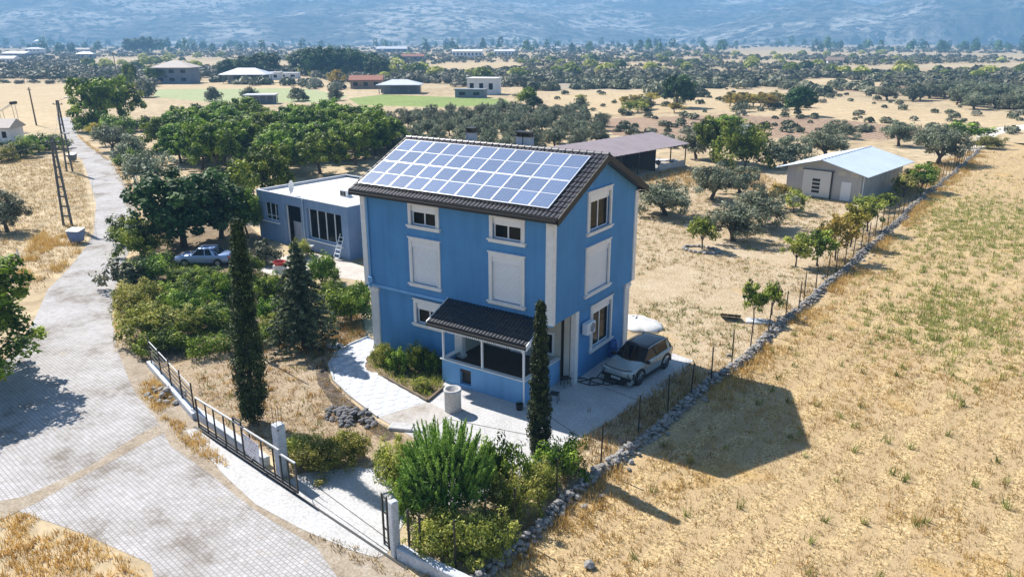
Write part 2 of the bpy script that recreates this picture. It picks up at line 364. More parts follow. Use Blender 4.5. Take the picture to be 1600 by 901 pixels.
G_straw = leafmat('straw_blade', [(0, (.14, .09, .035)), (.35, (.40, .27, .10)), (.7, (.62, .46, .21)), (1, (.74, .60, .34))], .25, .0)
G_gold = leafmat('golden_grass', [(0, (.24, .13, .03)), (.4, (.50, .31, .08)), (.8, (.66, .46, .16)), (1, (.75, .58, .28))], .3, .0)
G_weed = leafmat('weed_leaf', [(0, (.09, .12, .02)), (.5, (.26, .31, .07)), (1, (.46, .46, .16))], .3, .0)

PROTO = {}
def proto(kind, name, cdata, leafm, trm):
    PROTO.setdefault(kind, []).append((npmesh(name + '_crown', *cdata[:2], leafm, cdata[2]), trm.mesh(name + '_trunk', M_bark) if trm else None))
for k in range(3):
    proto('olive', 'olive', crown(1.0, .80, .86, 85, 80, .06, .42, .27, .4, .4, .42, lump=.3), G_olive, trunk(.35, .09, 5, .7, .12, 1.1))
for k in range(3):
    proto('broad', 'broad_tree', crown(1.0, 1.0, 1.12, 120, 75, .062, .5, .2, .4, 1.0, .38, lump=.22), G_green, trunk(.6, .06, 6, .7, .1, 1.5))
for k in range(2):
    proto('walnut', 'walnut', crown(1.0, .95, 1.02, 110, 75, .062, .6, .24, .5, .1, .38, lump=.2), G_dark, trunk(.5, .07, 6, .7, .1, 1.4))
proto('road', 'roadside_tree', crown(1.0, .85, 1.05, 230, 120, .038, .5, .16, .3, .2, .42, lump=.3), G_green, trunk(.5, .05, 6, .7, .1, 1.5))
for k in range(2):
    proto('yellow', 'yellow_tree', crown(1.0, .95, 1.45, 34, 46, .10, .5, .3, .3, .4, .5, lump=.3), G_yell, trunk(.75, .05, 5, .7, .1, 1.8))
    proto('lemon', 'fruit_tree', crown(1.0, .9, 1.25, 42, 52, .09, .5, .3, .4, .3, .45, lump=.25), G_ygrn, trunk(.6, .05, 5, .7, .1, 1.5))
    proto('green', 'young_tree', crown(1.0, .9, 1.2, 42, 52, .09, .5, .3, .4, .3, .45, lump=.25), G_green, trunk(.6, .05, 5, .7, .1, 1.5))
    proto('bush', 'bush', crown(1.0, .6, .5, 90, 80, .05, .42, .24, .4, .9, .45, lump=.3), G_ygrn, trunk(.12, .04, 6, .8, .1, .8))
    proto('gbush', 'green_bush', crown(1.0, .62, .5, 80, 75, .055, .5, .25, .4, .6, .45, lump=.3), G_green, trunk(.12, .04, 6, .8, .1, .8))
    proto('dbush', 'dark_bush', crown(1.0, .6, .5, 40, 50, .10, .5, .32, .4, .2, .5, lump=.3), G_scrub, trunk(.12, .05, 5, .8, .1, .8))
def tree(kind, name, label, cat, px, py, hh, rad=None, v=0, group=None, pos=None, rz=None):
    """hh: full height, rad: crown radius; the prototypes are about 1 m in radius"""
    cm, tm = PROTO[kind][v % len(PROTO[kind])]
    zs = [c[2] for c in cm.vertices[0:1] and [cm.vertices[i].co for i in range(0, len(cm.vertices), 41)]]
    top = max(zs); rad = rad or hh / 2.2; x, y = pos or at(px, py)
    t = thing(name, label, cat, (x, y, 0), rng.uniform(0, 6.28) if rz is None else rz, group); sc = (rad, rad, hh / top)
    c = link('crown', cm, t); c.scale = sc
    if tm: k = link('trunk', tm, t); k.scale = sc
    return t

# ================================================================== THE SETTING
sheet('ground', [(-9900, -1900), (5900, -1900), (5900, 9700), (-9900, 9700)], 0, M_plain)
# mountains: one grid in plan, ridged
def mountains():
    fx, fy = FV[0] / math.hypot(FV[0], FV[1]), FV[1] / math.hypot(FV[0], FV[1]); rx, ry = fy, -fx
    U = np.linspace(2450, 7400, 170); W = np.linspace(-5700, 4700, 300); uu, ww = np.meshgrid(U, W, indexing='ij'); P = np.stack([ww.ravel(), uu.ravel()], 1)
    base = np.clip((P[:, 1] - 2800 - 200 * np.sin(P[:, 0] / 800)) / 3700, 0, 1) ** 1.05 * 640
    f = np.zeros(len(P)); amp = 1; s = 1000
    for o in range(6):
        f += amp * (1 - np.abs(vnoise(P, s, o) * 2 - 1)); amp *= .56; s *= .48
    h = base * (.45 + .45 * f) 
    def hill(c, d, r, hh, e=1.2):
        q = np.hypot((P[:, 0] - c) / r, (P[:, 1] - d) / r / e); return hh * np.clip(1 - q, 0, 1) ** .9 * (.62 + .25 * f)
    h = np.maximum(h, hill(1780, 3050, 820, 235)); h = np.maximum(h, hill(1200, 3150, 620, 170)); h = np.maximum(h, hill(-350, 4000, 1100, 290)); h = np.maximum(h, hill(-2000, 4200, 1400, 350))
    h = np.where(base + h > 1, h, -.5); h = np.where(P[:, 1] < 2520, -.5, h)
    h[(uu.ravel() > 7300)] *= .4; h = np.where(h > 350, 350 + (h - 350) * .12, h)
    X = CAM[0] + fx * P[:, 1] + rx * P[:, 0]; Y = CAM[1] + fy * P[:, 1] + ry * P[:, 0]
    n, m = uu.shape; i = np.arange(n * m).reshape(n, m)
    F = np.stack([i[:-1, :-1], i[:-1, 1:], i[1:, 1:], i[1:, :-1]], -1).reshape(-1, 4)[:, ::-1]
    mt, nn, b = nodes('mountain_rock'); co = coords(nn)
    t1 = noise(nn, .0028, 9, .72, co); r1 = ramp(nn, t1.outputs[0], [(.36, (.09, .11, .06)), (.48, (.26, .25, .19)), (.58, (.95, .9, .8))])
    t2 = noise(nn, .024, 6, .75, co); r2 = ramp(nn, t2.outputs[0], [(.46, (.05, .08, .04)), (.51, (1.15, 1.12, 1.1))])
    nn.links.new(mixc(nn, 1.0, r1.outputs[0], r2.outputs[0], 'MULTIPLY'), b.inputs['Base Color']); b.inputs['Roughness'].default_value = .95
    bump(nn, b, t2.outputs[0], 1.0, 60)
    o = link('mountain', npmesh('mountain', np.stack([X, Y, h], 1), F, mt)); tag(o, kind='structure')
mountains()

WALL_PX = [(740, 912), (770, 890), (830, 835), (900, 772), (960, 725), (1000, 693), (1050, 650), (1110, 603), (1165, 560), (1230, 500), (1300, 441), (1350, 395), (1400, 350), (1440, 310), (1490, 272), (1530, 236)]
WALL = ats(WALL_PX)
# near ground sheets
sheet('stubble_field', ats([(755, 925), (835, 848), (905, 783), (1005, 703), (1115, 612), (1235, 508), (1355, 402), (1445, 316), (1532, 240), (1560, 222), (2100, 250), (2600, 700), (2400, 1300), (700, 1300)]), .004, M_stub)
sheet('orchard_soil', ats([(905, 683), (1085, 562), (1010, 500), (900, 440), (900, 300), (960, 268), (1160, 262), (1400, 285), (1525, 236), (1438, 310), (1298, 441), (1163, 560), (1048, 650), (1000, 690), (940, 735)]), .004, M_orch)
sheet('yard_soil', ats([(240, 590), (300, 560), (440, 530), (560, 520), (580, 530), (518, 570), (560, 640), (655, 690), (560, 728), (470, 740), (330, 650)]), .004, M_clear)
sheet('garden_bed', ats([(585, 545), (600, 535), (690, 575), (700, 598), (690, 612), (665, 625), (600, 592), (568, 580), (566, 562)]), .006, M_bed)
sheet('garden_soil', ats([(240, 580), (205, 545), (190, 470), (225, 380), (235, 330), (330, 300), (420, 380), (410, 430), (560, 470), (575, 530), (440, 528), (300, 560)]), .006, M_bed)
# far fields
sheet('brown_field', ats([(930, 186), (1130, 180), (1300, 186), (1480, 205), (1400, 218), (1180, 216), (960, 212)]), .008, M_plough)
sheet('dark_field', ats([(1300, 142), (1440, 128), (1700, 126), (1700, 142), (1480, 150)]), .012, M_plough)
sheet('green_field', ats([(545, 154), (600, 148), (790, 155), (800, 164), (690, 168), (560, 164)]), .008, M_crop)
sheet('crop_rows', ats([(245, 140), (470, 138), (545, 150), (520, 160), (330, 160), (240, 152)]), .008, M_crop2)
sheet('straw_field', ats([(-250, 135), (128, 128), (128, 185), (60, 205), (-250, 215)]), .008, M_straw)
sheet('fallow_field', ats([(860, 148), (1130, 140), (1250, 150), (1640, 185), (1640, 235), (1540, 215), (1300, 186), (1130, 172), (940, 180), (860, 168)]), .004, M_straw)
sheet('dry_field', ats([(245, 130), (480, 122), (560, 140), (470, 139), (250, 139)]), .004, M_straw)
sheet('tan_field', ats([(840, 129), (1100, 126), (1180, 133), (980, 140), (850, 140)]), .008, M_strip)
sheet('plain_strip', ats([(1210, 128), (1300, 122), (1400, 132), (1260, 142)]), .008, M_straw)
sheet('plain_strip', ats([(900, 101), (1010, 98), (1080, 101), (960, 106)]), .008, M_straw)
sheet('far_field', ats([(610, 110), (700, 98), (800, 97), (830, 104), (720, 112)]), .004, M_straw)
sheet('dirt_track', ats([(1530, 203), (1620, 192), (1640, 197), (1560, 210), (1525, 240), (1515, 238)]), .012, mat('pale_dirt', (.62, .58, .52), (.5, .46, .4), .3, .95))
# the road
ROAD_R = [(560, 940), (527, 901), (495, 855), (411, 805), (368, 774), (334, 744), (267, 697), (241, 650), (214, 618), (200, 590), (183, 545), (175, 490), (180, 450), (192, 412), (207, 385), (210, 362), (217, 338), (213, 310), (196, 290), (184, 268), (174, 252), (150, 237), (121, 214), (116, 195), (108, 183)]
ROAD_L = [(88, 184), (95, 198), (100, 215), (110, 237), (128, 250), (140, 282), (150, 318), (147, 362), (135, 385), (107, 420), (75, 452), (50, 507), (30, 537), (-10, 590), (-120, 700), (-220, 800), (-120, 810), (20, 795), (120, 830), (235, 880), (250, 940)]
sheet('road', ats(ROAD_R + ROAD_L), .012, M_road)
sheet('road_verge', ats([(680, 940), (640, 895), (600, 855), (455, 765), (318, 668), (240, 580), (212, 556), (180, 530), (150, 500), (200, 700), (400, 940)]), .008, M_strip)
sheet('dirt_strip', ats([(-40, 790), (40, 775), (140, 728), (215, 680), (246, 664), (256, 676), (200, 706), (120, 750), (60, 784), (0, 812), (-40, 815)]), .016, M_strip)
# courtyard
sheet('concrete_yard', ats([(655, 662), (640, 640), (690, 612), (694, 596), (850, 580), (975, 545), (1040, 548), (1083, 563), (1045, 602), (908, 684), (838, 742), (800, 775), (700, 790), (610, 800), (540, 760), (560, 735), (650, 715)]), .016, M_conc)
sheet('concrete_drive', ats([(450, 752), (470, 740), (562, 730), (640, 745), (640, 800), (606, 862)]), .020, M_conc)
sheet('gate_apron', ats([(290, 672), (318, 668), (455, 755), (608, 862), (590, 872), (545, 858), (470, 826), (400, 788), (350, 742)]), .020, M_conc)
# joints of the concrete slabs
jb = MB()
for a, b in (((845, 642), (908, 684)), ((905, 592), (1010, 630)), ((470, 742), (606, 842)), ((700, 655), (880, 690))):
    p, q = Vector((*at(*a), 0)), Vector((*at(*b), 0)); d = (q - p).normalized(); nrm = Vector((-d.y, d.x, 0)) * .02
    jb.poly([(v.x, v.y, .024) for v in (p - nrm, q - nrm, q + nrm, p + nrm)])
tag(jb.build('slab_joint', mat('joint_dirt', (.12, .11, .1), None, 3, .95)), kind='structure')
# garden path: printed round flags with a kerb, then a ribbed strip
PATH_O = [(576, 527), (548, 538), (524, 553), (514, 571), (522, 595), (548, 620), (590, 652)]
PATH_I = [(598, 541), (584, 548), (572, 560), (570, 577), (600, 590), (634, 606), (668, 628)]
m_, n_, b_ = nodes('path_concrete'); co_ = coords(n_); t_ = noise(n_, 3, 5, .6, co_); r_ = ramp(n_, t_.outputs[0], [(.3, (.40, .42, .46)), (.65, (.50, .52, .56))]); n_.links.new(r_.outputs[0], b_.inputs[0]); b_.inputs['Roughness'].default_value = .85
O = ats(PATH_O); I = ats(PATH_I)
sheet('garden_path', O + I[::-1], .020, m_)
sheet('path_ramp', ats([(590, 652), (668, 628), (706, 646), (655, 690), (625, 672)]), .024, pavermat('ribbed_flags', -28, (.50, .48, .46), (.46, .44, .42), (.34, .32, .30), .6, .09))
pp = thing('path_flags', 'pale round flagstones set in rows along the curved garden path', 'paving', (*at(560, 590), 0))
fl = MB(); fl.prism([(.24 * cos(k * pi / 6), .24 * sin(k * pi / 6)) for k in range(12)], .0, .012)
flm = fl.mesh('flagstone', mat('pale_flag', (.60, .61, .64), (.54, .55, .58), 2, .8))
px0, py0 = pp.location.x, pp.location.y
fi = 0
ox = np.array(O); ix = np.array(I); seg = np.cumsum([0] + [np.linalg.norm((ox[i + 1] + ix[i + 1]) / 2 - (ox[i] + ix[i]) / 2) for i in range(len(O) - 1)])
s_ = .35
while s_ < seg[-1] - .2:
    k = np.searchsorted(seg, s_) - 1; t = (s_ - seg[k]) / (seg[k + 1] - seg[k]); a = ox[k] * (1 - t) + ox[k + 1] * t; b = ix[k] * (1 - t) + ix[k + 1] * t
    wd = np.linalg.norm(b - a); n = max(2, int(wd / .56))
    for j in range(n):
        q = a + (b - a) * ((j + .5 + (.22 if fi % 2 else -.22)) / n)
        fo = link('flagstone', flm, pp, (q[0] - px0, q[1] - py0, .021)); fo.rotation_euler = (0, 0, random.uniform(0, 1))
    s_ += .52; fi += 1
kb = MB()
for a, b in zip(O, O[1:]):
    d = (Vector(b) - Vector(a)).normalized(); nn_ = Vector((-d.y, d.x)) * .05
    kb.prism([(a[0] - nn_.x, a[1] - nn_.y), (b[0] - nn_.x, b[1] - nn_.y), (b[0] + nn_.x, b[1] + nn_.y), (a[0] + nn_.x, a[1] + nn_.y)], 0, .1)
tag(kb.build('path_kerb', M_conc), kind='structure')
sheet('dark_soil_strip', ats([(505, 560), (512, 575), (516, 596), (542, 622), (585, 656), (625, 682), (600, 690), (560, 660), (520, 632), (497, 600), (492, 575)]), .010, groundmat('dark_soil', [(.3, (.05, .04, .032)), (.5, (.13, .10, .075)), (.75, (.34, .28, .21))], 1.2, 9, 4, fs=.6, bmp=1.0))
# bed edging
eb = MB()
for a, b in (((600, 590), (668, 628)), ((668, 628), (694, 606))):
    a, b = at(*a), at(*b); d = (Vector(b) - Vector(a)).normalized(); nn_ = Vector((-d.y, d.x)) * .05
    eb.prism([(a[0] - nn_.x, a[1] - nn_.y), (b[0] - nn_.x, b[1] - nn_.y), (b[0] + nn_.x, b[1] + nn_.y), (a[0] + nn_.x, a[1] + nn_.y)], 0, .14)
tag(eb.build('bed_kerb', M_wood), kind='structure')
# annex patio
sheet('patio', ats([(395, 398), (420, 408), (470, 392), (545, 408), (575, 420), (575, 440), (520, 432), (470, 420), (430, 432), (398, 420)]), .012, mat('patio_concrete', (.58, .53, .48), (.44, .4, .36), .8, .9, fine=10))

# ================================================================== THE BLUE HOUSE
L, Wd, Z1, ZE, ZR = 12.0, 8.713, 3.905, 9.353, 11.425          # ZE: roof top above the wall line
SL = (ZR - 9.132) / (Wd / 2 + .464)
house = thing('house', 'tall blue three storey house with white corner mouldings and a dark tiled gable roof', 'house')
def wallgrid(mb, O, U, N, u0, u1, v0, v1, holes, depth=.16):
    """rectangle of wall with recessed openings (u0,u1,v0,v1); N points outwards"""
    O, U, N = Vector(O), Vector(U), Vector(N); Z = Vector((0, 0, 1)); pt = lambda u, v, d=0: tuple(O + U * u + Z * v - N * d)
    us = sorted({u0, u1, *[h[0] for h in holes], *[h[1] for h in holes]}); vs = sorted({v0, v1, *[h[2] for h in holes], *[h[3] for h in holes]})
    for a, b in zip(us, us[1:]):
        for c, d in zip(vs, vs[1:]):
            if any(h[0] <= (a + b) / 2 <= h[1] and h[2] <= (c + d) / 2 <= h[3] for h in holes): continue
            mb.poly([pt(a, c), pt(b, c), pt(b, d), pt(a, d)])
    for a, b, c, d in holes:
        mb.poly([pt(a, c), pt(b, c), pt(b, c, depth), pt(a, c, depth)]); mb.poly([pt(a, d), pt(b, d), pt(b, d, depth), pt(a, d, depth)])
        mb.poly([pt(a, c), pt(a, d), pt(a, d, depth), pt(a, c, depth)]); mb.poly([pt(b, c), pt(b, d), pt(b, d, depth), pt(b, c, depth)])
T = .19   # width of the window mouldings
FW = [(-8.706, -6.685, 7.506, 8.914), (-3.585, -1.574, 7.506, 8.914)]     # top floor, outer size of the mouldings
FS = [(-8.74, -6.68, 4.381, 6.992), (-3.64, -1.574, 4.381, 6.992)]
GW = (3.073, 5.613, 7.561, 9.725); GS = (3.016, 5.649, 4.394, 6.97)
inn = lambda q: (q[0] + T, q[1] - T, q[2] + T, q[3] - T)
uw = MB()
wallgrid(uw, (0, 0, 0), (1, 0, 0), (0, -1, 0), -L, 0, Z1, 9.13, [inn(q) for q in FW + FS])
ya = 1.35; zt = 9.75
wallgrid(uw, (0, 0, 0), (0, 1, 0), (1, 0, 0), ya, Wd - ya, Z1, zt, [inn(GW), inn(GS)])
zr = lambda y: ZE - .22 + SL * min(y, Wd - y)
for f in (lambda y: y, lambda y: Wd - y):
    uw.poly([(0, f(0), Z1), (0, f(ya), Z1), (0, f(ya), zt), (0, f(0), zr(0))])
uw.poly([(0, ya, zt), (0, Wd - ya, zt), (0, Wd / 2, zr(Wd / 2))])
uw.poly([(-L, 0, Z1), (-L, Wd, Z1), (-L, Wd, zr(0)), (-L, Wd / 2, zr(Wd / 2)), (-L, 0, zr(0))])
uw.poly([(-L, Wd, Z1), (0, Wd, Z1), (0, Wd, zr(0)), (-L, Wd, zr(0))])
uw.poly([(-L, 0, Z1), (0, 0, Z1), (0, Wd, Z1), (-L, Wd, Z1)])
uw.build('wall', M_blue, house)
# overhang lip with a rain pipe running along it
lip = MB().box(-L - .03, .02, -.05, 0, Z1 - .06, Z1 + .1); lip.build('floor_band', M_blue2, house)
# ground floor
lw = MB(); y2 = 2.3; LX0, LX1 = -11.8, -.2; PX0, PX1 = -5.85, -.87
LW = (-8.77, -6.75, 2.059, 3.578); LG = (4.086, 6.535, 1.021, 3.625)
wallgrid(lw, (0, .2, 0), (1, 0, 0), (0, -1, 0), LX0, PX0, 0, Z1, [inn(LW)])
wallgrid(lw, (LX1, 0, 0), (0, 1, 0), (1, 0, 0), y2 + .28, 8.5, 0, Z1, [inn(LG)])
lw.poly([(LX0, .2, 0), (LX0, 8.5, 0), (LX0, 8.5, Z1), (LX0, .2, Z1)]); lw.poly([(LX0, 8.5, 0), (LX1, 8.5, 0), (LX1, 8.5, Z1), (LX0, 8.5, Z1)])
lw.build('ground_floor_wall', M_blue, house)
# deep-set veranda walls
vw = MB(); VD = [(-5.2, -4.25, .95, 3.1), (-2.45, -1.35, 1.3, 2.5), (-3.85, -3.0, .95, 3.1)]
wallgrid(vw, (0, y2, 0), (1, 0, 0), (0, -1, 0), PX0, PX1, 0, Z1, VD, .12)
vw.poly([(PX0, .2, 0), (PX0, y2, 0), (PX0, y2, Z1), (PX0, .2, Z1)])
vw.build('veranda_wall', M_cream, house)
MB().box(-.66, -.36, y2 - .06, y2 + .2, 0, Z1).build('pillar', M_cream, house)
MB().box(-.3, -.02, y2 - .02, y2 + .28, 0, Z1).build('pillar', M_white, house)
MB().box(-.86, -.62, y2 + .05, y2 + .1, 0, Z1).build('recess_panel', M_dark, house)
MB().box(-.36, -.3, y2 + .1, y2 + .2, 0, Z1).build('recess_panel', M_blue, house)
# windows ---------------------------------------------------------------
def window(q, plane, shutter=False, box=True, panes=2, d0=.16, parent=house):
    """plane: function (u, depth outwards, z) -> xyz"""
    a, b, c, d = q; W = thing('window', None, None); del_ = None
    def bx(mb, u0, u1, o0, o1, z0, z1):
        p = [plane(u, o, z) for z in (z0, z1) for u, o in ((u0, o0), (u1, o0), (u1, o1), (u0, o1))]; i = len(mb.v); mb.v += p
        mb.f += [tuple(i + k for k in f) for f in ((3, 2, 1, 0), (4, 5, 6, 7), (0, 1, 5, 4), (1, 2, 6, 5), (2, 3, 7, 6), (3, 0, 4, 7))]
    fr = MB(); bx(fr, a, a + T, -.02, .07, c, d); bx(fr, b - T, b, -.02, .07, c, d); bx(fr, a + T, b - T, -.02, .07, d - T, d)
    bx(fr, a - .05, b + .05, -.02, .11, d, d + .07); bx(fr, a + T - .05, a + T, .07, .095, c + T, d - T); bx(fr, b - T, b - T + .05, .07, .095, c + T, d - T)
    W_ = fr.build('window', M_white, parent)
    bpy.data.objects.remove(W)
    si = MB(); bx(si, a - .04, b + .04, -.02, .10, c, c + T * .55); bx(si, a - .09, b + .09, -.02, .17, c + T * .55, c + T); si.build('sill', M_white, W_)
    a, b, c, d = inn(q)
    if shutter:
        sh = MB(); n = int((d - c - .3) / .12); bx(sh, a, b, -.10, .0, d - .28, d)
        for k in range(n):
            z0 = c + .02 + (d - .3 - c - .02) * k / n; z1 = c + .02 + (d - .3 - c - .02) * (k + 1) / n
            bx(sh, a + .04, b - .04, -.12, -.045, z0 + .004, z1 - .004)
        bx(sh, a, a + .04, -.12, -.03, c, d - .28); bx(sh, b - .04, b, -.12, -.03, c, d - .28)
        sh.build('shutter', M_shut, W_); return W_
    top = d
    if box: 
        sb = MB(); bx(sb, a, b, -.14, -.02, d - .3, d); sb.build('shutter_box', M_upvc, W_); top = d - .3
    fm = MB(); f = .07
    bx(fm, a, b, -.15, -.09, c, c + f); bx(fm, a, b, -.15, -.09, top - f, top); bx(fm, a, a + f, -.15, -.09, c + f, top - f); bx(fm, b - f, b, -.15, -.09, c + f, top - f)
    for k in range(1, panes):
        u = a + (b - a) * k / panes; bx(fm, u - .035, u + .035, -.15, -.085, c + f, top - f)
    fm.build('frame', M_upvc, W_)
    for k in range(panes):
        u0 = a + f + (b - a - 2 * f) * k / panes + (.03 if k else 0); u1 = a + f + (b - a - 2 * f) * (k + 1) / panes - (.03 if k < panes - 1 else 0)
        g = MB(); bx(g, u0, u1, -.135, -.12, c + f, top - f); g.build('pane', M_glass, W_)
    return W_
front = lambda u, o, z: (u, -o, z)
gable = lambda u, o, z: (o, u, z)
for q in FW: window(q, front)
for q in FS: window(q, front, shutter=True)
window(GW, gable); window(GS, gable, shutter=True)
window(LW, lambda u, o, z: (u, .2 - o, z)); window(LG, lambda u, o, z: (LX1 + o, u, z))
# veranda window and door
vd = MB().box(-5.2, -4.25, y2 + .06, y2 + .1, .95, 3.1).build('door', M_upvc, house)
MB().box(-5.05, -4.8, y2 + .04, y2 + .06, 1.9, 2.9).build('pane', M_glass, vd); MB().box(-4.65, -4.4, y2 + .04, y2 + .06, 1.9, 2.9).build('pane', M_glass, vd)
vf = MB()
for b_ in ((-2.55, -1.25, 2.42, 2.52), (-2.55, -1.25, 1.28, 1.38), (-2.55, -2.43, 1.38, 2.42), (-1.37, -1.25, 1.38, 2.42), (-1.94, -1.86, 1.38, 2.42)): vf.box(b_[0], b_[1], y2 - .04, y2 + .05, b_[2], b_[3])
vwn = vf.build('window', M_upvc, house); MB().box(-2.43, -1.37, y2 + .05, y2 + .07, 1.38, 2.42).build('pane', M_glass, vwn)
vd2 = MB().box(-3.93, -3.82, y2 - .05, y2 + .06, .95, 3.15).box(-3.03, -2.92, y2 - .05, y2 + .06, .95, 3.15).box(-3.82, -3.03, y2 - .02, y2 + .05, .95, 1.25).build('door', M_upvc, house); MB().box(-3.82, -3.03, y2 + .06, y2 + .08, 1.25, 3.1).build('pane', M_glass, vd2)
# corner pilasters: flutes and capitals
def pil(x0, x1, y0, y1, z0, z1, cap=True, flute=None, name='corner_moulding', foot=True):
    m = MB().box(x0, x1, y0, y1, z0, z1)
    if flute == 'x':
        k = int((x1 - x0) / .11)
        for i in range(k): m.box(x0 + (x1 - x0) * (i + .18) / k, x0 + (x1 - x0) * (i + .82) / k, y0 - .03, y0, z0 + .25, z1 - .3)
    if flute == 'y':
        k = int((y1 - y0) / .11)
        for i in range(k): m.box(x1, x1 + .03, y0 + (y1 - y0) * (i + .18) / k, y0 + (y1 - y0) * (i + .82) / k, z0 + .25, z1 - .3)
    if cap:
        for j, (a, h) in enumerate(((.05, .28), (.09, .17), (.06, .06))): m.box(x0 - a, x1 + a, y0 - a, y1 + a, z1 - h, z1 - h + .1 + .004 * j)
    if foot: m.box(x0 - .05, x1 + .05, y0 - .05, y1 + .05, z0, z0 + .2)
    return m.build(name, M_white, house)
zt0 = 9.02
pil(-.40, .07, -.07, .10, Z1 + .02, zt0, False, None, foot=False)
MB().box(-.33, .0, -.10, -.07, Z1 + .3, zt0 - .3).build('moulding_panel', M_white, house)
pil(-L - .07, -L + .28, -.07, .10, Z1 + .02, zt0, False, None, foot=False)
pil(-.1, .07, Wd - .28, Wd + .07, Z1 + .02, zt0, False, None, foot=False)
pil(-L - .07, -L + .2, Wd - .2, Wd + .07, Z1 + .02, zt0, False, None, foot=False)
pil(LX0 - .06, LX0 + .5, .12, .32, 0, Z1 - .12, True, 'x')
pil(LX1 - .12, LX1 + .07, 8.0, 8.57, 0, Z1 - .12, True, 'y')
pil(PX0 - .12, PX0 + .38, .08, .34, .9, Z1 - .12, True, 'x')
# rain pipes
dp = MB().tube((-L + .42, -.09, Z1 + .3), (-L + .42, -.09, 9.0), .055); dp.path([(-L + .42, -.09, Z1 + .3), (-L + .30, -.12, Z1 + .05), (-L + .42, -.10, Z1 - .1)], .05)
dp.build('rain_pipe', M_blue2, house)
MB().bbox(-L + .3, -L + .6, -.2, -.05, Z1 + .18, Z1 + .5).build('pipe_head', M_blue2, house)
# roof -------------------------------------------------------------------
X0, X1, Y0, Y1 = -L - .438, .438, -.464, Wd + .464
zf = lambda y, o=0: ZR - SL * abs(y - Wd / 2) + o
rb = MB(); th = .2
rb.extr([(X0 + .02, Y0 + .02, zf(Y0) - .03), (X0 + .02, Wd / 2, ZR - .03), (X0 + .02, Y1 - .02, zf(Y1) - .03), (X0 + .02, Y1 - .02, zf(Y1) - th), (X0 + .02, Wd / 2, ZR - th), (X0 + .02, Y0 + .02, zf(Y0) - th)], (X1 - X0 - .04, 0, 0))
roof = rb.build('roof', M_tile, house)
def tiles(xs, ys, row, col, skip=None, thick=.03, zf=zf, sgn=1):
    m = MB(); ny = max(1, round((ys[1] - ys[0]) / row)); nx = max(1, round((xs[1] - xs[0]) / col)); dy = (ys[1] - ys[0]) / ny; dx = (xs[1] - xs[0]) / nx
    for j in range(ny):
        for i in range(nx):
            x0 = xs[0] + i * dx; y0 = ys[0] + j * dy
            if skip and skip(x0 + dx / 2, y0 + dy / 2): continue
            h = .055; jit = random.uniform(-.006, .006); lo, hi = (thick + .025, .0) if sgn > 0 else (0., thick + .025)
            prof = [(0, 0), (.18, h * .8), (.5, h), (.82, h * .8), (1, 0)]; k = len(m.v); y1 = y0 + dy * 1.02
            for t, z in prof: m.v.append((x0 + t * dx, y0, zf(y0, z + lo + jit)))
            for t, z in prof: m.v.append((x0 + t * dx, y1, zf(y1, z + hi + jit)))
            yb = y0 if sgn > 0 else y1; off = 0 if sgn > 0 else 5
            for q in range(4): m.f.append((k + q, k + q + 1, k + 6 + q, k + 5 + q))
            m.v += [(x0, yb, zf(yb, -.02)), (x0 + dx, yb, zf(yb, -.02))]; m.f.append((k + off, k + 10, k + 11, k + off + 4, k + off + 3, k + off + 2, k + off + 1))
    return m
ARR = (-12.1, -.30, .02, 3.93)
tm = tiles((X0, X1), (Y0, Wd / 2 - .1), .36, .235, lambda x, y: ARR[0] + .5 < x < ARR[1] - .5 and ARR[2] + .4 < y < ARR[3] - .3)
tag(tm.build('roof_tiles', M_tile, house), kind='stuff')
tm = tiles((X0, X1), (Wd / 2 + .1, Y1), .36, .235, sgn=-1); tag(tm.build('roof_tiles', M_tile, house), kind='stuff')
rt = MB(); n = 8
for k in range(n): pass
prof = [(cos(pi * k / 6) * .13, sin(pi * k / 6) * .11) for k in range(7)]
rt.loft([[(0, p[0], p[1]) for p in prof], [(.33, p[0], p[1]) for p in prof], [(.33, p[0] * 1.22, p[1] * 1.25) for p in prof], [(.41, p[0] * 1.22, p[1] * 1.25) for p in prof]], close=False, caps=False)
rt.poly([(.41, p[0] * 1.22, p[1] * 1.25) for p in prof]); rt.poly([(0, p[0], p[1]) for p in prof])
rtm = rt.mesh('ridge_tile', mat('ridge_tile', (.16, .15, .16), (.09, .085, .09), 4, .45))
nr = 32
for k in range(nr): link('ridge_tile', rtm, house, (X0 + (X1 - X0 - .02) * k / nr, Wd / 2, ZR - .0))
# verge caps down both gables and boards
for xe in (X1, X0):
    vc = MB()
    for ys_, ye in ((Y0, Wd / 2), (Y1, Wd / 2)):
        vc.extr([(xe - .04, ys_, zf(ys_) - th - .08), (xe - .04, ye, ZR - th - .08), (xe - .04, ye, ZR + .06), (xe - .04, ys_, zf(ys_) + .06)], (.08, 0, 0))
    vc.build('verge_board', M_dark, house)
MB().box(X0 + .06, X1 - .06, Y0 - .11, Y0 + .01, zf(Y0) - .19, zf(Y0) - .05).build('gutter', M_dark, house)
MB().box(X0 + .06, X1 - .06, Y1, Y1 + .12, zf(Y1) - .19, zf(Y1) - .05).build('gutter', M_dark, house)
for a, b in ((Y0, 0), (Wd, Y1)): MB().poly([(X0 + .05, a + .02, zf(Y0) - th - .03), (X1 - .05, a + .02, zf(Y0) - th - .03), (X1 - .05, b, zf(Y0) - th - .02), (X0 + .05, b, zf(Y0) - th - .02)]).build('soffit', M_wood, house)
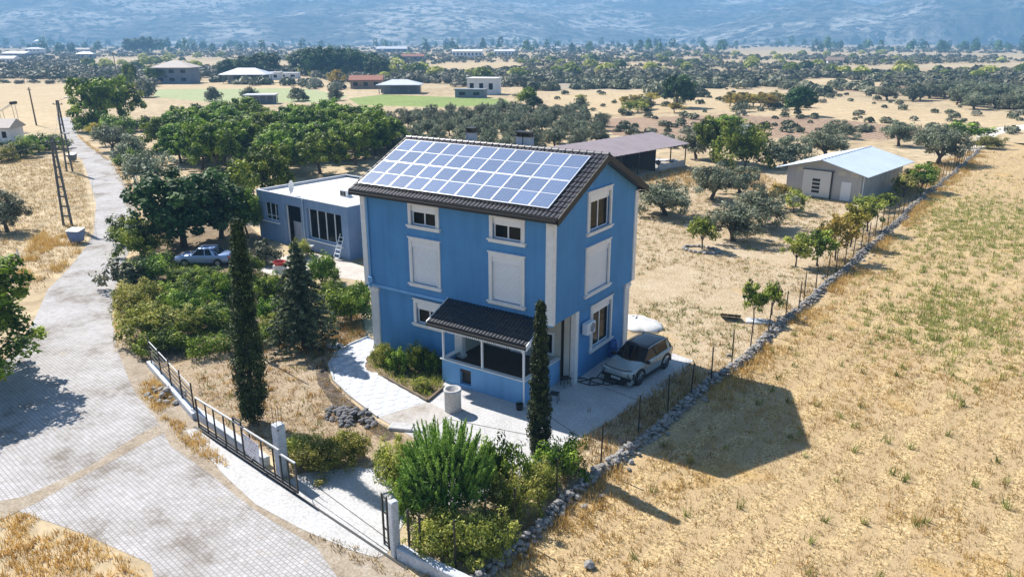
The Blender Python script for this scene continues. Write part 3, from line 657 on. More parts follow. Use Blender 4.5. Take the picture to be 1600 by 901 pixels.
# chimneys behind the ridge
for x0, x1 in ((-8.72, -8.26), (-5.42, -5.02), (-4.94, -4.54)):
    c = MB().box(x0, x1, 5.0, 5.42, 10.6, 11.86).build('chimney', M_limew, house)
    MB().box(x0 - .03, x1 + .03, 4.97, 5.45, 11.86, 11.93).box(x0 + .03, x0 + .1, 5.03, 5.39, 11.93, 12.05).box(x1 - .1, x1 - .03, 5.03, 5.39, 11.93, 12.05).box(x0 - .04, x1 + .04, 4.96, 5.46, 12.05, 12.12).build('cap', M_black, c)
# solar array -----------------------------------------------------------
arr = thing('solar_array', 'array of blue solar panels in silver frames covering the front slope of the house roof', 'solar panels', (0, 0, 0))
nc, nrw = 11, 2; g = .012
bas = Vector((0, 1, SL)).normalized(); nrm = Vector((0, -SL, 1)).normalized(); slen = (ARR[3] - ARR[2]) * math.sqrt(1 + SL * SL)
def onr(x, s, h): p = Vector((x, ARR[2], zf(ARR[2]))) + bas * s + nrm * h; return tuple(p)
pw = (ARR[1] - ARR[0]) / nc; ph = slen / nrw
def rbox(m, x0, x1, s0, s1, h0, h1):
    i = len(m.v); m.v += [onr(x, s, h) for h in (h0, h1) for x, s in ((x0, s0), (x1, s0), (x1, s1), (x0, s1))]
    m.f += [tuple(i + k for k in q) for q in ((3, 2, 1, 0), (4, 5, 6, 7), (0, 1, 5, 4), (1, 2, 6, 5), (2, 3, 7, 6), (3, 0, 4, 7))]
rot = Matrix((( 1, 0, 0), (0, bas.y, nrm.y), (0, bas.z, nrm.z))).to_4x4()
def flat(mb, name, m, parent, loc):      # part built in panel coordinates
    o = mb.build(name, m, parent); o.matrix_local = Matrix.Translation(Vector(loc)) @ rot; return o
fm = MB(); fw = .036; a, b = pw - g, ph - g
for q in ((0, a, 0, fw), (0, a, b - fw, b), (0, fw, fw, b - fw), (a - fw, a, fw, b - fw), (fw, a - fw, b / 2 - .016, b / 2 + .016)): fm.box(q[0], q[1], q[2], q[3], 0, .045)
fmm = fm.mesh('solar_panel', M_alu)
gm = MB().box(fw, a - fw, 0, b / 2 - fw - .016, 0, .03); gmm = gm.mesh('cell_glass', M_cell)
for r_ in range(nrw):
    for c_ in range(nc):
        p = link('solar_panel', fmm, arr); p.matrix_local = Matrix.Translation(Vector(onr(ARR[0] + c_ * pw, r_ * (ph + .02), .12))) @ rot
        link('cell_glass', gmm, p, (0, fw, .004)); link('cell_glass', gmm, p, (0, b / 2 + .016, .004))
rl = MB()
for s in (.5, ph - .5, ph + .5, 2 * ph - .5): rbox(rl, ARR[0], ARR[1], s - .025, s + .025, .05, .119)
rl.build('mounting_rail', M_gal, arr)
# porch -----------------------------------------------------------------
YP = -1.15; ZP = 1.25
pw_ = MB()
KH = (-4.72, -4.02, .18, 1.02)     # kennel opening
wallgrid(pw_, (0, YP, 0), (1, 0, 0), (0, -1, 0), PX0, PX1, 0, ZP, [KH], .22)
wallgrid(pw_, (PX1, 0, 0), (0, 1, 0), (1, 0, 0), YP, y2 - .08, 0.0, ZP, [])
pw_.poly([(PX0, YP, 0), (PX0, .2, 0), (PX0, .2, ZP), (PX0, YP, ZP)])
pw_.poly([(PX0 + .16, YP + .16, ZP), (PX1 - .16, YP + .16, ZP), (PX1 - .16, YP + .16, .9), (PX0 + .16, YP + .16, .9)]); pw_.poly([(PX1 - .16, YP + .16, ZP), (PX1 - .16, y2 - .08, ZP), (PX1 - .16, y2 - .08, .9), (PX1 - .16, YP + .16, .9)])
pw_.poly([(PX0, YP, ZP), (PX1, YP, ZP), (PX1, YP + .16, ZP), (PX0, YP + .16, ZP)]); pw_.poly([(PX1 - .16, YP + .16, ZP), (PX1, YP + .16, ZP), (PX1, y2 - .08, ZP), (PX1 - .16, y2 - .08, ZP)])
pw_.poly([(PX0, YP + .16, ZP), (PX0 + .16, YP + .16, ZP), (PX0 + .16, .2, ZP), (PX0, .2, ZP)])
porch = pw_.build('porch_wall', M_blue2, house)
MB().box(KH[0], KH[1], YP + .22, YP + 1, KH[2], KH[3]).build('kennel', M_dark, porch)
cp = MB().box(PX0 - .08, PX1 + .06, YP - .06, YP + .2, ZP + .003, ZP + .06).box(PX1 - .2, PX1 + .06, YP + .2, y2 - .1, ZP + .003, ZP + .06).box(PX0 - .08, PX0 + .2, YP + .2, .05, ZP + .003, ZP + .06)
cp.build('coping', M_white, house)
MB().box(PX0 + .02, PX1 - .02, YP + .1, y2 - .02, .82, .95).build('porch_floor', M_brown, house)
for x in (PX0 + .06, -3.36, PX1 - .06): MB().box(x - .045, x + .045, YP + .03, YP + .12, ZP + .06, 3.12).build('porch_post', M_upvc, house)
MB().box(PX0 - .15, PX1 + .1, YP + .01, YP + .14, 3.12, 3.26).build('porch_beam', M_upvc, house)
PR = (-6.25, -.35); pz = lambda y, o=0: 4.10 + (y - 0) * .42 + o
pr = MB().extr([(PR[0], -1.72, pz(-1.72) - .05), (PR[0], -.02, pz(-.02) - .05), (PR[0], -.02, pz(-.02) - .16), (PR[0], -1.72, pz(-1.72) - .16)], (PR[1] - PR[0], 0, 0))
pro = pr.build('porch_roof', M_tile2, house)
tag(tiles((PR[0], PR[1]), (-1.76, -.02), .34, .2, zf=pz).build('tiles', M_tile2, pro), kind='stuff')
ve = MB()
for xe in (PR[0] - .03, PR[1] - .02): ve.extr([(xe, -1.78, pz(-1.78) - .2), (xe, 0, pz(0) - .2), (xe, 0, pz(0) + .07), (xe, -1.78, pz(-1.78) + .07)], (.05, 0, 0))
ve.build('verge', M_upvc, pro)
MB().box(PR[0], PR[1], -1.86, -1.74, pz(-1.76) - .14, pz(-1.76) - .03).build('gutter', M_dark, pro)
# scalloped bargeboard under the porch eave
sc = MB(); n = 46
for k in range(n):
    x0 = PR[0] + .1 + (PR[1] - PR[0] - .2) * k / n; x1 = PR[0] + .1 + (PR[1] - PR[0] - .2) * (k + .62) / n
    sc.box(x0, x1, -1.73, -1.71, pz(-1.72) - .32, pz(-1.72) - .17)
tag(sc.build('eave_fringe', M_upvc, pro), kind='stuff')
MB().path([(PX1 + .0, -1.6, pz(-1.7) - .15), (PX1 + .02, -1.25, 2.75), (PX1 + .03, YP - .05, 2.6), (PX1 + .03, YP - .05, .1), (PX1 + .05, YP - .2, .05)], .045, 8).build('rain_pipe', M_upvc, house)
MB().tube((-.81, y2 + .0, .1), (-.81, y2 + .0, Z1), .05).build('rain_pipe', M_black, house)
# air conditioner on the gable wall
ac = thing('air_conditioner', 'white air conditioner unit with round fan grille fixed on the blue gable wall', 'air conditioner', (LX1, 3.1, 2.45))
MB().bbox(.08, .42, 0, .85, 0, .6, .03).build('case', M_upvc, ac)
fg = MB(); 
for r_ in (.24, .17, .1): fg.path([(.43, .52 + r_ * cos(k * pi / 10), .3 + r_ * sin(k * pi / 10)) for k in range(21)], .008, 4)
for k in range(6): fg.tube((.43, .52, .3), (.43, .52 + .24 * cos(k * pi / 3), .3 + .24 * sin(k * pi / 3)), .007, n=4)
fg.build('grille', M_upvc, ac)
fd = MB(); i0 = [(.424, .52 + .25 * cos(k * pi / 10), .3 + .25 * sin(k * pi / 10)) for k in range(20)]; fd.poly(i0); fd.build('fan', M_dark, ac)
MB().box(0, .45, .1, .14, -.05, 0).box(0, .45, .7, .74, -.05, 0).build('bracket', M_gal, ac)
# things in the yard --------------------------------------------------------
wx, wy = at(708, 641)
wl = thing('well_ring', 'open round concrete well ring standing on the paved yard by the porch', 'well', (wx, wy, 0))
MB().lathe([(.38, 0), (.40, .02), (.385, .98), (.42, 1.0), (.42, 1.14), (.32, 1.14), (.32, .3), (0, .3)], 28).build('ring', M_conc, wl, True)
bk = thing('black_bucket', 'small black bucket on the paving at the corner of the porch wall', 'bucket', (*at(812, 640), 0))
MB().lathe([(0, 0), (.14, 0), (.19, .3), (.2, .31), (.17, .31), (.13, .05), (0, .05)], 18).build('pail', M_rubber, bk); MB().path([(-.19, 0, .3), (-.14, 0, .42), (0, 0, .47), (.14, 0, .42), (.19, 0, .3)], .01).build('handle', M_black, bk)
hs = thing('garden_hose', 'black garden hose lying in loops on the concrete beside the gable wall', 'hose', (*at(905, 597), 0))
hp = [(.05 * k + .55 * cos(k * .55), .06 * k * .6 + .4 * sin(k * .55), .04 + .012 * (k % 3)) for k in range(34)]
MB().path(hp, .028, 6).build('coil', M_rubber, hs)
hx, hy = at(905, 597)
MB().path([(0, 0, .04), (.5, .9, .03), (.35, 2.0, .03), (.7, 2.6, .03), (1.2, 2.8, .03)], .028, 6).build('tail', M_rubber, hs)
for i, (px, py, rz, lab) in enumerate(((866, 628, .3, 'black metal stool on the shaded concrete next to the slim cypress'), (884, 603, 1.0, 'black metal stool beside the pale pillars of the house'))):
    t = thing('metal_stool', lab, 'stool', (*at(px, py), 0), rz)
    for sx in (-.17, .17):
        for sy in (-.17, .17): MB().tube((sx * 1.15, sy * 1.15, 0), (sx, sy, .45), .018, n=6).build('leg', M_black, t)
    MB().bbox(-.22, .22, -.22, .22, .45, .5, .015).build('seat', M_black, t)
bt = thing('water_barrel', 'blue plastic water barrel in the shade between the car and the house wall', 'barrel', (*at(957, 556), 0))
MB().lathe([(0, 0), (.28, 0), (.31, .06), (.31, .3), (.325, .32), (.31, .34), (.31, .6), (.325, .62), (.31, .64), (.30, .88), (.26, .94), (0, .95)], 24).build('drum', mat('blue_plastic', (.08, .2, .5), (.06, .16, .42), 3, .4), bt, True)
MB().lathe([(.06, .95), (.06, .98), (0, .98)], 12, (.12, 0, 0)).build('bung', M_black, bt)
hp_ = thing('lime_heap', 'white heap of lime covered with pale sheet on the straw behind the house', 'heap', (*at(995, 508), 0))
n = 28; rings = []
for j in range(6):
    f = j / 5; rings.append([(1.7 * (1 - f ** 1.6) * cos(2 * pi * k / n) * (1 + .12 * sin(3 * k)), 1.2 * (1 - f ** 1.6) * sin(2 * pi * k / n) * (1 + .1 * cos(2 * k)), .02 + .62 * f + .05 * sin(k * 1.7 + j)) for k in range(n)])
MB().loft(rings).build('sheet', mat('pale_sheet', (.75, .74, .72), (.6, .59, .57), 2, .8, bmp=.5, bscale=9), hp_, True)

# ================================================================== CARS
def paint(name, c):
    m, n, b = nodes(name); b.inputs['Base Color'].default_value = (*c, 1); b.inputs['Roughness'].default_value = .28; b.inputs['Metallic'].default_value = .25
    b.inputs['Coat Weight'].default_value = .7; b.inputs['Coat Roughness'].default_value = .06
    t = noise(n, 3, 3, .5, coords(n)); r = ramp(n, t.outputs[0], [(.3, tuple(x * .9 for x in c)), (.7, c)]); n.links.new(r.outputs[0], b.inputs['Base Color']); return m
M_carglass = glass('car_glass', (.008, .009, .011), .05, .3)
M_plate = mat('plate_white', (.8, .8, .8), None, 5, .5)
def ring(x, zb, zd, hw, top=.0, tuck=.9):
    """closed cross-section at station x"""
    q = [(0, zb), (hw * tuck, zb), (hw * .985, zb + .12), (hw, zb + (zd - zb) * .45), (hw * .985, zd - .13), (hw * .93, zd - .03), (hw * .8, zd), (0, zd + top)]
    return [(x, y, z) for y, z in q] + [(x, -y, z) for y, z in q[::-1][1:-1]]
def car(name, label, px, py, head, st, cab, wheels, pm, roofm, suv, pos=None):
    x, y = pos or at(px, py); t = thing(name, label, 'car', (x, y, 0), head)
    MB().loft([ring(*s) for s in st]).build('body', pm, t, True)
    # cabin: lower ring -> upper ring
    (bx0, bx1, bw, bz), (tx0, tx1, tw, tz) = cab
    def cr(x0, x1, w_, z, c): return [(x0 + c, w_ * .55, z), (x0, 0, z), (x0 + c, -w_ * .55, z), (x0 + c * 2.2, -w_, z), ((x0 + x1) / 2, -w_ * 1.01, z), (x1 - c, -w_, z), (x1, -w_ * .6, z), (x1, w_ * .6, z), (x1 - c, w_, z), ((x0 + x1) / 2, w_ * 1.01, z), (x0 + c * 2.2, w_, z)]
    # x0 is the front
    low = cr(bx0, bx1, bw, bz, -.12); up = cr(tx0, tx1, tw, tz, -.08)
    MB().loft([low, up]).build('windows', M_carglass, t)
    sh = lambda k, z: [(px_ * k + (tx0 + tx1) / 2 * (1 - k), py_ * k, z) for px_, py_, _ in up]
    MB().loft([sh(1.015, tz - .02), sh(1.02, tz + .02), sh(.97, tz + .05), sh(.6, tz + .075)]).build('roof', roofm, t, True)
    # pillars painted in body colour
    pl = MB(); li = [(1 if k < 3 else 0) for k in range(11)]
    def bar(a, b, r): pl.tube(a, b, r, r * .9, 6)
    for s in (-1, 1):
        if not suv: bar((bx0 - .3, s * bw * .97, bz), (tx0 - .16, s * tw * .97, tz), .035)
        mx0 = (bx0 + bx1) / 2 - .08
        if not suv: bar((mx0, s * bw * 1.005, bz), ((tx0 + tx1) / 2, s * tw * 1.005, tz), .03)
        a0, a1 = bx1 + .04, tx1 + .03
        pl.poly([(a0, s * bw * .985, bz), (a0 + .52, s * (bw + .012), bz), (a1 + .26, s * (tw + .012), tz), (a1, s * tw * .95, tz)])
    pl.build('pillar', pm, t)
    if suv:
        rr = MB()
        for s in (-1, 1): rr.path([(tx0 - .1, s * tw, tz + .03), (tx0 - .5, s * tw * 1.0, tz + .08), (tx1 + .3, s * tw, tz + .08), (tx1 + .05, s * tw, tz + .03)], .025)
        rr.build('roof_rail', pm, t)
    for xw, r in wheels:
        for s in (-1, 1):
            hw = .80 if not suv else .82
            wm = MB().lathe([(r * .62, -.11), (r * .93, -.11), (r, -.07), (r, .07), (r * .93, .11), (r * .62, .11)], 26).build('wheel', M_rubber, t, True)
            wm.rotation_euler = (s * -pi / 2, 0, 0); wm.location = (xw, s * hw, r)
            rm = MB().lathe([(r * .63, .08), (r * .58, .11), (r * .5, .07), (0, .07)], 20)
            for k in range(5): rm.box(r * .08, r * .56, -.03, .03, .07, .115); 
            nv = len(rm.v) - 40
            for k in range(5):
                for j in range(8):
                    i = nv + k * 8 + j; v = rm.v[i]; a = k * 2 * pi / 5; rm.v[i] = (v[0] * cos(a) - v[1] * sin(a), v[0] * sin(a) + v[1] * cos(a), v[2])
            rm.build('rim', M_gal if not suv else mat('dark_rim', (.10, .10, .11), None, 3, .35, .5), wm)
            ar = MB(); R0, R1 = r + .03, r + (.17 if suv else .06); n = 14
            for k in range(n):
                a0 = pi * k / n; a1 = pi * (k + 1) / n; ye = s * (.955 if suv else .84); yi = s * .6
                p = lambda rr_, a_, y_: (xw + rr_ * cos(a_), y_, r + rr_ * sin(a_))
                ar.poly([p(R0, a0, ye), p(R1, a0, ye), p(R1, a1, ye), p(R0, a1, ye)]); ar.poly([p(R0, a0, ye), p(R0, a1, ye), p(R0, a1, yi), p(R0, a0, yi)])
                ar.poly([p(R1, a0, ye), p(R1, a1, ye), p(R1, a1, yi), p(R1, a0, yi)])
            ar.poly([(xw + (r + .04) * cos(pi * k / 14), s * (.90 if suv else .82), r + (r + .04) * sin(pi * k / 14)) for k in range(15)])
            ar.build('wheel_arch', M_rubber if suv else M_dark, t)
    return t
EVM = paint('silver_green_paint', (.33, .385, .39))
ev = car('electric_car', 'silver white compact SUV with glossy black glass roof parked beside the house', 0, 0, R(-90 - 6),
         [(2.16, .42, .80, .74), (2.10, .28, .92, .87), (1.88, .22, 1.0, .915), (1.5, .22, 1.05, .93), (1.0, .22, 1.10, .935), (0, .22, 1.11, .935), (-1.2, .22, 1.13, .94), (-1.75, .25, 1.15, .925), (-2.05, .35, 1.13, .88), (-2.16, .5, 1.0, .80)],
         ((1.16, -2.06, .87, 1.08), (.36, -1.80, .70, 1.57)), ((1.36, .375), (-1.32, .375)), EVM, glass('roof_glass', (.012, .015, .022), .08, .6), True, pos=(2.02, 5.45))
nose = MB().box(1.95, 2.18, -.83, .83, .25, .60); nose.build('grille', M_rubber, ev)
MB().box(2.18, 2.19, -.66, .66, .33, .345).box(2.18, 2.19, -.66, .66, .56, .57).build('grille_bar', M_black, ev)
pl_ = MB().box(2.182, 2.192, -.26, .26, .42, .53).build('number_plate', M_plate, ev)
nb = MB()
for k, (y0, y1) in enumerate(((-.2, -.15), (-.13, -.08), (-.03, .02), (.04, .09), (.11, .15), (.17, .21))): nb.box(2.193, 2.195, y0, y1, .445, .505)
nb.build('print', M_rubber, pl_)
for s in (-1, 1):
    MB().extr([(2.11, s * .66, .86), (2.17, s * .66, .72), (2.13, s * .84, .52), (1.94, s * .935, .55), (1.90, s * .93, .86)], (.03, s * .02, 0)).build('headlight', M_dark, ev)
    MB().path([(2.16, s * .38, .86), (2.12, s * .76, .88), (1.96, s * .925, .86)], .018).build('light_strip', M_upvc, ev)
    MB().box(2.04, 2.20, s * .78 - .1, s * .78 + .1, .27, .42).build('bumper_corner', EVM, ev)
    mi = MB().bbox(.72, .92, s * 1.03 - .11, s * 1.03 + .11, 1.06, 1.2, .03); mi.build('mirror', M_rubber, ev)
    MB().box(-1.0, .95, s * .925 - .02, s * .925 + .02, .24, .40).build('sill', M_rubber, ev)
    for xh in (.15, -.85): MB().box(xh, xh + .2, s * .94 - .012, s * .94 + .012, .88, .91).build('door_handle', EVM, ev)
    MB().box(-.22, -.205, s * .926 - .004, s * .926 + .004, .42, 1.02).box(.86, .875, s * .926 - .004, s * .926 + .004, .42, 1.0).build('door_gap', M_dark, ev)
    MB().box(-2.17, -2.05, s * .72 - .12, s * .72 + .12, .75, 1.02).build('tail_light', M_red, ev)
MB().path([(2.0, -.8, .975), (2.12, -.5, .94), (2.14, 0, .94), (2.12, .5, .94), (2.0, .8, .975)], .016).build('bonnet_gap', M_dark, ev)
MB().path([(1.2, .3, 1.075), (1.0, -.1, 1.13), (.9, -.5, 1.2)], .012).path([(1.18, -.2, 1.08), (.95, -.55, 1.16)], .012).build('wiper', M_rubber, ev)
SDM = paint('faded_pale_blue_paint', (.34, .46, .72))
sed = car('old_saloon_car', 'old pale blue saloon car parked under the dark walnut tree', 0, 0, math.atan2(-.557, -.83),
          [(2.08, .42, .66, .70), (2.02, .3, .80, .79), (1.6, .24, .86, .81), (.95, .24, .91, .82), (0, .24, .92, .82), (-1.1, .24, .94, .82), (-1.6, .26, .93, .81), (-2.02, .32, .9, .78), (-2.1, .45, .8, .7)],
          ((1.02, -1.42, .77, .9), (.42, -.92, .62, 1.36)), ((1.3, .29), (-1.25, .29)), SDM, SDM, False, pos=(at(322, 412)[0], at(322, 412)[1]))
for s in (-1, 1):
    MB().box(2.0, 2.09, s * .5 - .16, s * .5 + .16, .6, .74).build('headlight', M_upvc, sed); MB().box(-2.12, -2.05, s * .6 - .15, s * .6 + .15, .62, .8).build('tail_light', M_red, sed)
    MB().box(-1.0, .9, s * .822 - .004, s * .822 + .004, .55, .575).build('side_trim', M_rubber, sed)
    for xh in (.0, -.95): MB().box(xh, xh + .14, s * .83 - .008, s * .83 + .008, .8, .83).build('door_handle', M_gal, sed)
    MB().bbox(.75, .9, s * .9 - .08, s * .9 + .08, .92, 1.03, .02).build('mirror', SDM, sed)
MB().bbox(2.0, 2.2, -.78, .78, .4, .52, .02).build('bumper', M_black, sed); MB().bbox(-2.2, -2.05, -.76, .76, .42, .54, .02).build('bumper', M_black, sed)
MB().box(2.06, 2.10, -.32, .32, .6, .73).build('grille', M_black, sed); MB().box(2.2, 2.205, -.24, .24, .41, .51).build('number_plate', M_plate, sed)

# ================================================================== FLAT ROOFED NEIGHBOUR
AX, AY = -38.4, 13.55; AR = math.atan2(-1.05, 12.2)
an = thing('bungalow', 'low blue grey flat roofed house with wide glazed porch and pale roof', 'house', (AX, AY, 0), AR)
AW, AD, AH = 12.2, 10.0, 4.25
am = MB(); AHOL = [(.9, 3.0, 1.75, 3.35), (3.95, 6.2, .05, 3.5), (7.0, 11.4, 1.0, 3.55)]
wallgrid(am, (0, 0, 0), (1, 0, 0), (0, -1, 0), 0, AW, 0, AH, AHOL, .35)
am.poly([(0, 0, 0), (0, 0, AH), (0, AD, AH), (0, AD, 0)]); am.poly([(0, AD, 0), (AW + 6, AD, 0), (AW + 6, AD, AH), (0, AD, AH)]); am.poly([(AW, 0, 0), (AW, 2, 0), (AW, 2, AH), (AW, 0, AH)])
wallgrid(am, (0, 2, 0), (1, 0, 0), (0, -1, 0), AW, AW + 6, 0, AH - .05, [(AW + .5, AW + 3.2, .8, 3.5)], .35); am.poly([(AW + 6, 2, 0), (AW + 6, AD, 0), (AW + 6, AD, AH), (AW + 6, 2, AH)])
am.build('wall', M_greypaint, an)
rf = MB().poly([(.2, .2, AH - .18), (AW - .2, .2, AH - .18), (AW - .2, 2.2, AH - .18), (AW + 5.8, 2.2, AH - .18), (AW + 5.8, AD - .2, AH - .18), (.2, AD - .2, AH - .18)])
rf.build('roof', mat('pale_roof_screed', (.74, .72, .70), (.62, .59, .56), .9, .9, fine=8), an)
pa = MB().box(-.02, AW + .02, -.02, .2, AH, AH + .06).box(-.02, .2, .2, AD, AH, AH + .06).box(.2, AW + 6, AD - .2, AD + .02, AH, AH + .06).box(AW - .2, AW + .02, .2, 2.0, AH, AH + .06).box(.2, .23, .2, AD - .2, AH - .18, AH).box(.2, AW - .2, .2, .23, AH - .18, AH)
pa.build('parapet', mat('parapet_cap', (.5, .52, .56), None, 2, .8), an)
def anwin(q, panes, name='window', rail=None, y=.35):
    a, b, c, d = q; f = MB()
    f.box(a, b, y - .1, y, c, c + .09).box(a, b, y - .1, y, d - .09, d).box(a, a + .09, y - .1, y, c + .09, d - .09).box(b - .09, b, y - .1, y, c + .09, d - .09)
    for k in range(1, panes): u = a + (b - a) * k / panes; f.box(u - .05, u + .05, y - .1, y, c + .09, d - .09)
    if rail: f.box(a + .09, b - .09, y - .09, y - .01, rail, rail + .07)
    fo = f.build(name, M_upvc, an)
    for k in range(panes):
        u0 = a + (b - a) * k / panes + .05; u1 = a + (b - a) * (k + 1) / panes - .05
        MB().box(u0, u1, y - .06, y - .03, c + .09, d - .09).build('pane', M_glass, fo)
    return fo
anwin(AHOL[0], 3, rail=2.15); anwin(AHOL[2], 4); anwin((AW + .5, AW + 3.2, .8, 3.5), 2, y=2.35)
MB().box(.75, 3.15, -.12, .06, 1.63, 1.74).build('sill', M_upvc, an); MB().box(6.9, 11.5, -.1, .08, .88, .99).build('sill', M_upvc, an)
MB().box(3.95, 6.2, .8, .9, .05, 1.9).build('porch_panel', mat('pale_panel', (.5, .55, .62), None, 2, .7), an); MB().box(3.95, 6.2, 2.0, 2.05, .05, 3.5).build('porch_back', M_dark, an)
for x in (3.98, 5.9, 6.22): MB().box(x, x + .08, .2, .3, .05, 3.5).build('porch_post', M_upvc, an)
MB().tube((6.62, -.08, 0), (6.62, -.08, AH), .07).build('rain_pipe', mat('pale_blue_pipe', (.42, .52, .66), None, 3, .5), an)
cmx = lambda u, v, z=0: (AX + u * cos(AR) - v * sin(AR), AY + u * sin(AR) + v * cos(AR), z)
rh = thing('roof_vent', 'small dark louvred vent box on the pale flat roof', 'vent', cmx(7.3, 3.3, AH - .18), AR)
MB().box(0, .9, 0, .6, 0, .55).build('box', M_upvc, rh); MB().box(.1, .42, -.015, 0, .08, .48).box(.48, .8, -.015, 0, .08, .48).build('louvre', M_dark, rh)
sdh = thing('satellite_dish', 'white satellite dish on a short pole on the flat roof', 'dish', cmx(3.9, .75, AH - .18), AR + .5)
MB().tube((0, 0, 0), (0, 0, .7), .03).build('pole', M_gal, sdh); MB().loft([[(.02 + .12 * (r_ / .5) ** 2, r_ * cos(k * pi / 12), .8 + r_ * 1.1 * sin(k * pi / 12)) for k in range(24)] for r_ in (.02, .2, .38, .5)], caps=False).build('bowl', M_white, sdh, True); MB().tube((.06, 0, .5), (.55, 0, .75), .012).build('arm', M_gal, sdh)
for i, (u, v, lab) in enumerate(((9.3, 6.0, 'low pile of brown planks on the flat roof near the blue house'), (6.0, 6.6, 'flat pile of rusty sheets on the flat roof behind the vent box'))):
    pt_ = thing('plank_pile', lab, 'plank pile', cmx(u, v, AH - .18), AR + .4 * i)
    for k in range(6): MB().box(-.7 + .05 * k, .8 - .07 * k, -.4 + .13 * k, -.3 + .13 * k, .0 + .003 * k, .09 + .05 * (k % 3)).build('plank', M_wood, pt_)
ld = thing('ladder', 'pale wooden ladder leaning against the glazed bungalow front', 'ladder', cmx(11.3, -.75), AR)
lm = MB()
for s in (-.3, .3): MB().tube((s * 1.1, 0, 0), (s * .8, .85, 2.0), .035).build('rail', M_upvc, ld)
for k in range(6): f = (k + .6) / 6.4; MB().box(-.31 + .06 * f, .31 - .06 * f, .85 * f - .07, .85 * f + .07, 2.0 * f, 2.0 * f + .03).build('rung', M_upvc, ld)
wb = thing('wheelbarrow', 'wheelbarrow with pale tray standing in front of the bungalow windows', 'wheelbarrow', cmx(8.0, -1.1), AR + .4)
MB().loft([[(-.35, -.25, .45), (.35, -.25, .45), (.35, .25, .45), (-.35, .25, .45)], [(-.6, -.38, .75), (.6, -.38, .75), (.6, .38, .75), (-.6, .38, .75)]]).build('tray', M_limew, wb)
wwh = MB().lathe([(.0, -.03), (.2, -.03), (.22, 0), (.2, .03), (0, .03)], 16).build('wheel', M_rubber, wb); wwh.rotation_euler = (pi / 2, 0, 0); wwh.location = (.55, 0, .22)
for s in (-.25, .25): MB().path([(.5, s * .4, .25), (-.4, s, .5), (-1.1, s * 1.2, .6)], .025).tube((-.4, s, .5), (-.35, s, 0), .02).build('handle', M_wood, wb)
bs = thing('red_basin', 'red plastic basin on a white crate on the bungalow patio', 'basin', (*at(438, 424), .55))
MB().lathe([(0, 0), (.38, 0), (.48, .24), (.5, .25), (.46, .25), (.36, .04), (0, .04)], 22).build('bowl', M_red, bs)
cr = thing('white_crate', 'white slatted crate under the red basin on the patio', 'crate', (*at(438, 424), 0), .4)
for k in range(4): MB().box(-.42, .42, -.32, .32, .14 * k, .14 * k + .11).build('slat', M_upvc, cr)

# ================================================================== BARN AND OPEN SHED
def sheetmat(name, c, c2): 
    m, n, b = nodes(name); co = coords(n); t = noise(n, .5, 5, .6, co); r = ramp(n, t.outputs[0], [(.3, c2), (.65, c)]); n.links.new(r.outputs[0], b.inputs[0]); b.inputs['Roughness'].default_value = .45; b.inputs['Metallic'].default_value = .1; return m
def corrugated(m, quad, n=60, amp=.03, th=.04):
    """ribbed sheet roof on a quad a(eave start) b(eave end) c(ridge end) d(ridge start)"""
    a, b, c, d = [Vector(p) for p in quad]; nr = (b - a).cross(d - a).normalized()
    lo = []; hi = []
    for k in range(n + 1):
        t = k / n; o = nr * (amp if k % 4 in (1, 2) else 0); lo.append(tuple(a.lerp(b, t) + o)); hi.append(tuple(d.lerp(c, t) + o))
    m.loft([lo, hi], close=False, caps=False); m.extr([tuple(p - nr * .01) for p in (a, b, c, d)], tuple(-nr * th))
BRZ = math.atan2(-.165, .985); bn = thing('barn', 'grey panel walled barn with pale blue sheet roof and sliding door beside the stone wall', 'barn', (-5.0, 60.0, 0), BRZ)
BW, BD, BE, BR = 8.2, 13.2, 3.25, 4.35
bw = MB(); BH = [(2.0, 5.0, .0, 3.0), (6.15, 7.2, .0, 2.1)]
wallgrid(bw, (0, 0, 0), (1, 0, 0), (0, -1, 0), 0, BW, 0, BE, BH, .12)
bw.poly([(0, 0, BE), (BW, 0, BE), (BW / 2, 0, BR - .05)]); bw.poly([(BW, 0, 0), (BW, BD, 0), (BW, BD, BE), (BW, 0, BE)]); bw.poly([(0, 0, 0), (0, BD, 0), (0, BD, BE), (0, 0, BE)]); bw.poly([(0, BD, 0), (BW, BD, 0), (BW, BD, BE), (BW / 2, BD, BR - .05), (0, BD, BE)])
bw.build('wall', sheetmat('grey_panel', (.46, .455, .46), (.38, .38, .385)), bn)
br_ = MB(); e = 1.0; zo = BE + .02 - e * (BR - BE) / (BW / 2)
corrugated(br_, ((BW + e, -1.1, zo), (BW + e, BD + .7, zo), (BW / 2, BD + .7, BR), (BW / 2, -1.1, BR)), 64); corrugated(br_, ((-e, BD + .7, zo), (-e, -1.1, zo), (BW / 2, -1.1, BR), (BW / 2, BD + .7, BR)), 64)
br_.build('roof', sheetmat('pale_blue_sheet', (.62, .70, .78), (.54, .62, .71)), bn)
MB().tube((BW / 2, -1.1, BR + .02), (BW / 2, BD + .7, BR + .02), .06).build('ridge_cap', M_upvc, bn)
dr = MB().box(1.9, 5.0, -.14, -.06, .15, 3.02).build('sliding_door', sheetmat('white_panel', (.68, .67, .66), (.6, .59, .58)), bn)
for k in range(4): MB().box(3.0, 3.85, -.155, -.14, .55 + .42 * k, .85 + .42 * k).build('pane', M_dark, dr)
MB().box(1.8, 5.35, -.18, -.14, 3.02, 3.1).box(5.0, 5.14, -.15, 0, .02, 3.02).build('door_rail', M_black, dr)
MB().box(6.15, 7.2, -.06, -.02, .05, 2.1).build('door', M_shut, bn)
for x in (1.15, 5.7, 7.0): MB().box(x, x + .8, -.03, -.005, 2.7 if x > 6 else 2.75, 3.2).build('vent_panel', M_cream, bn)
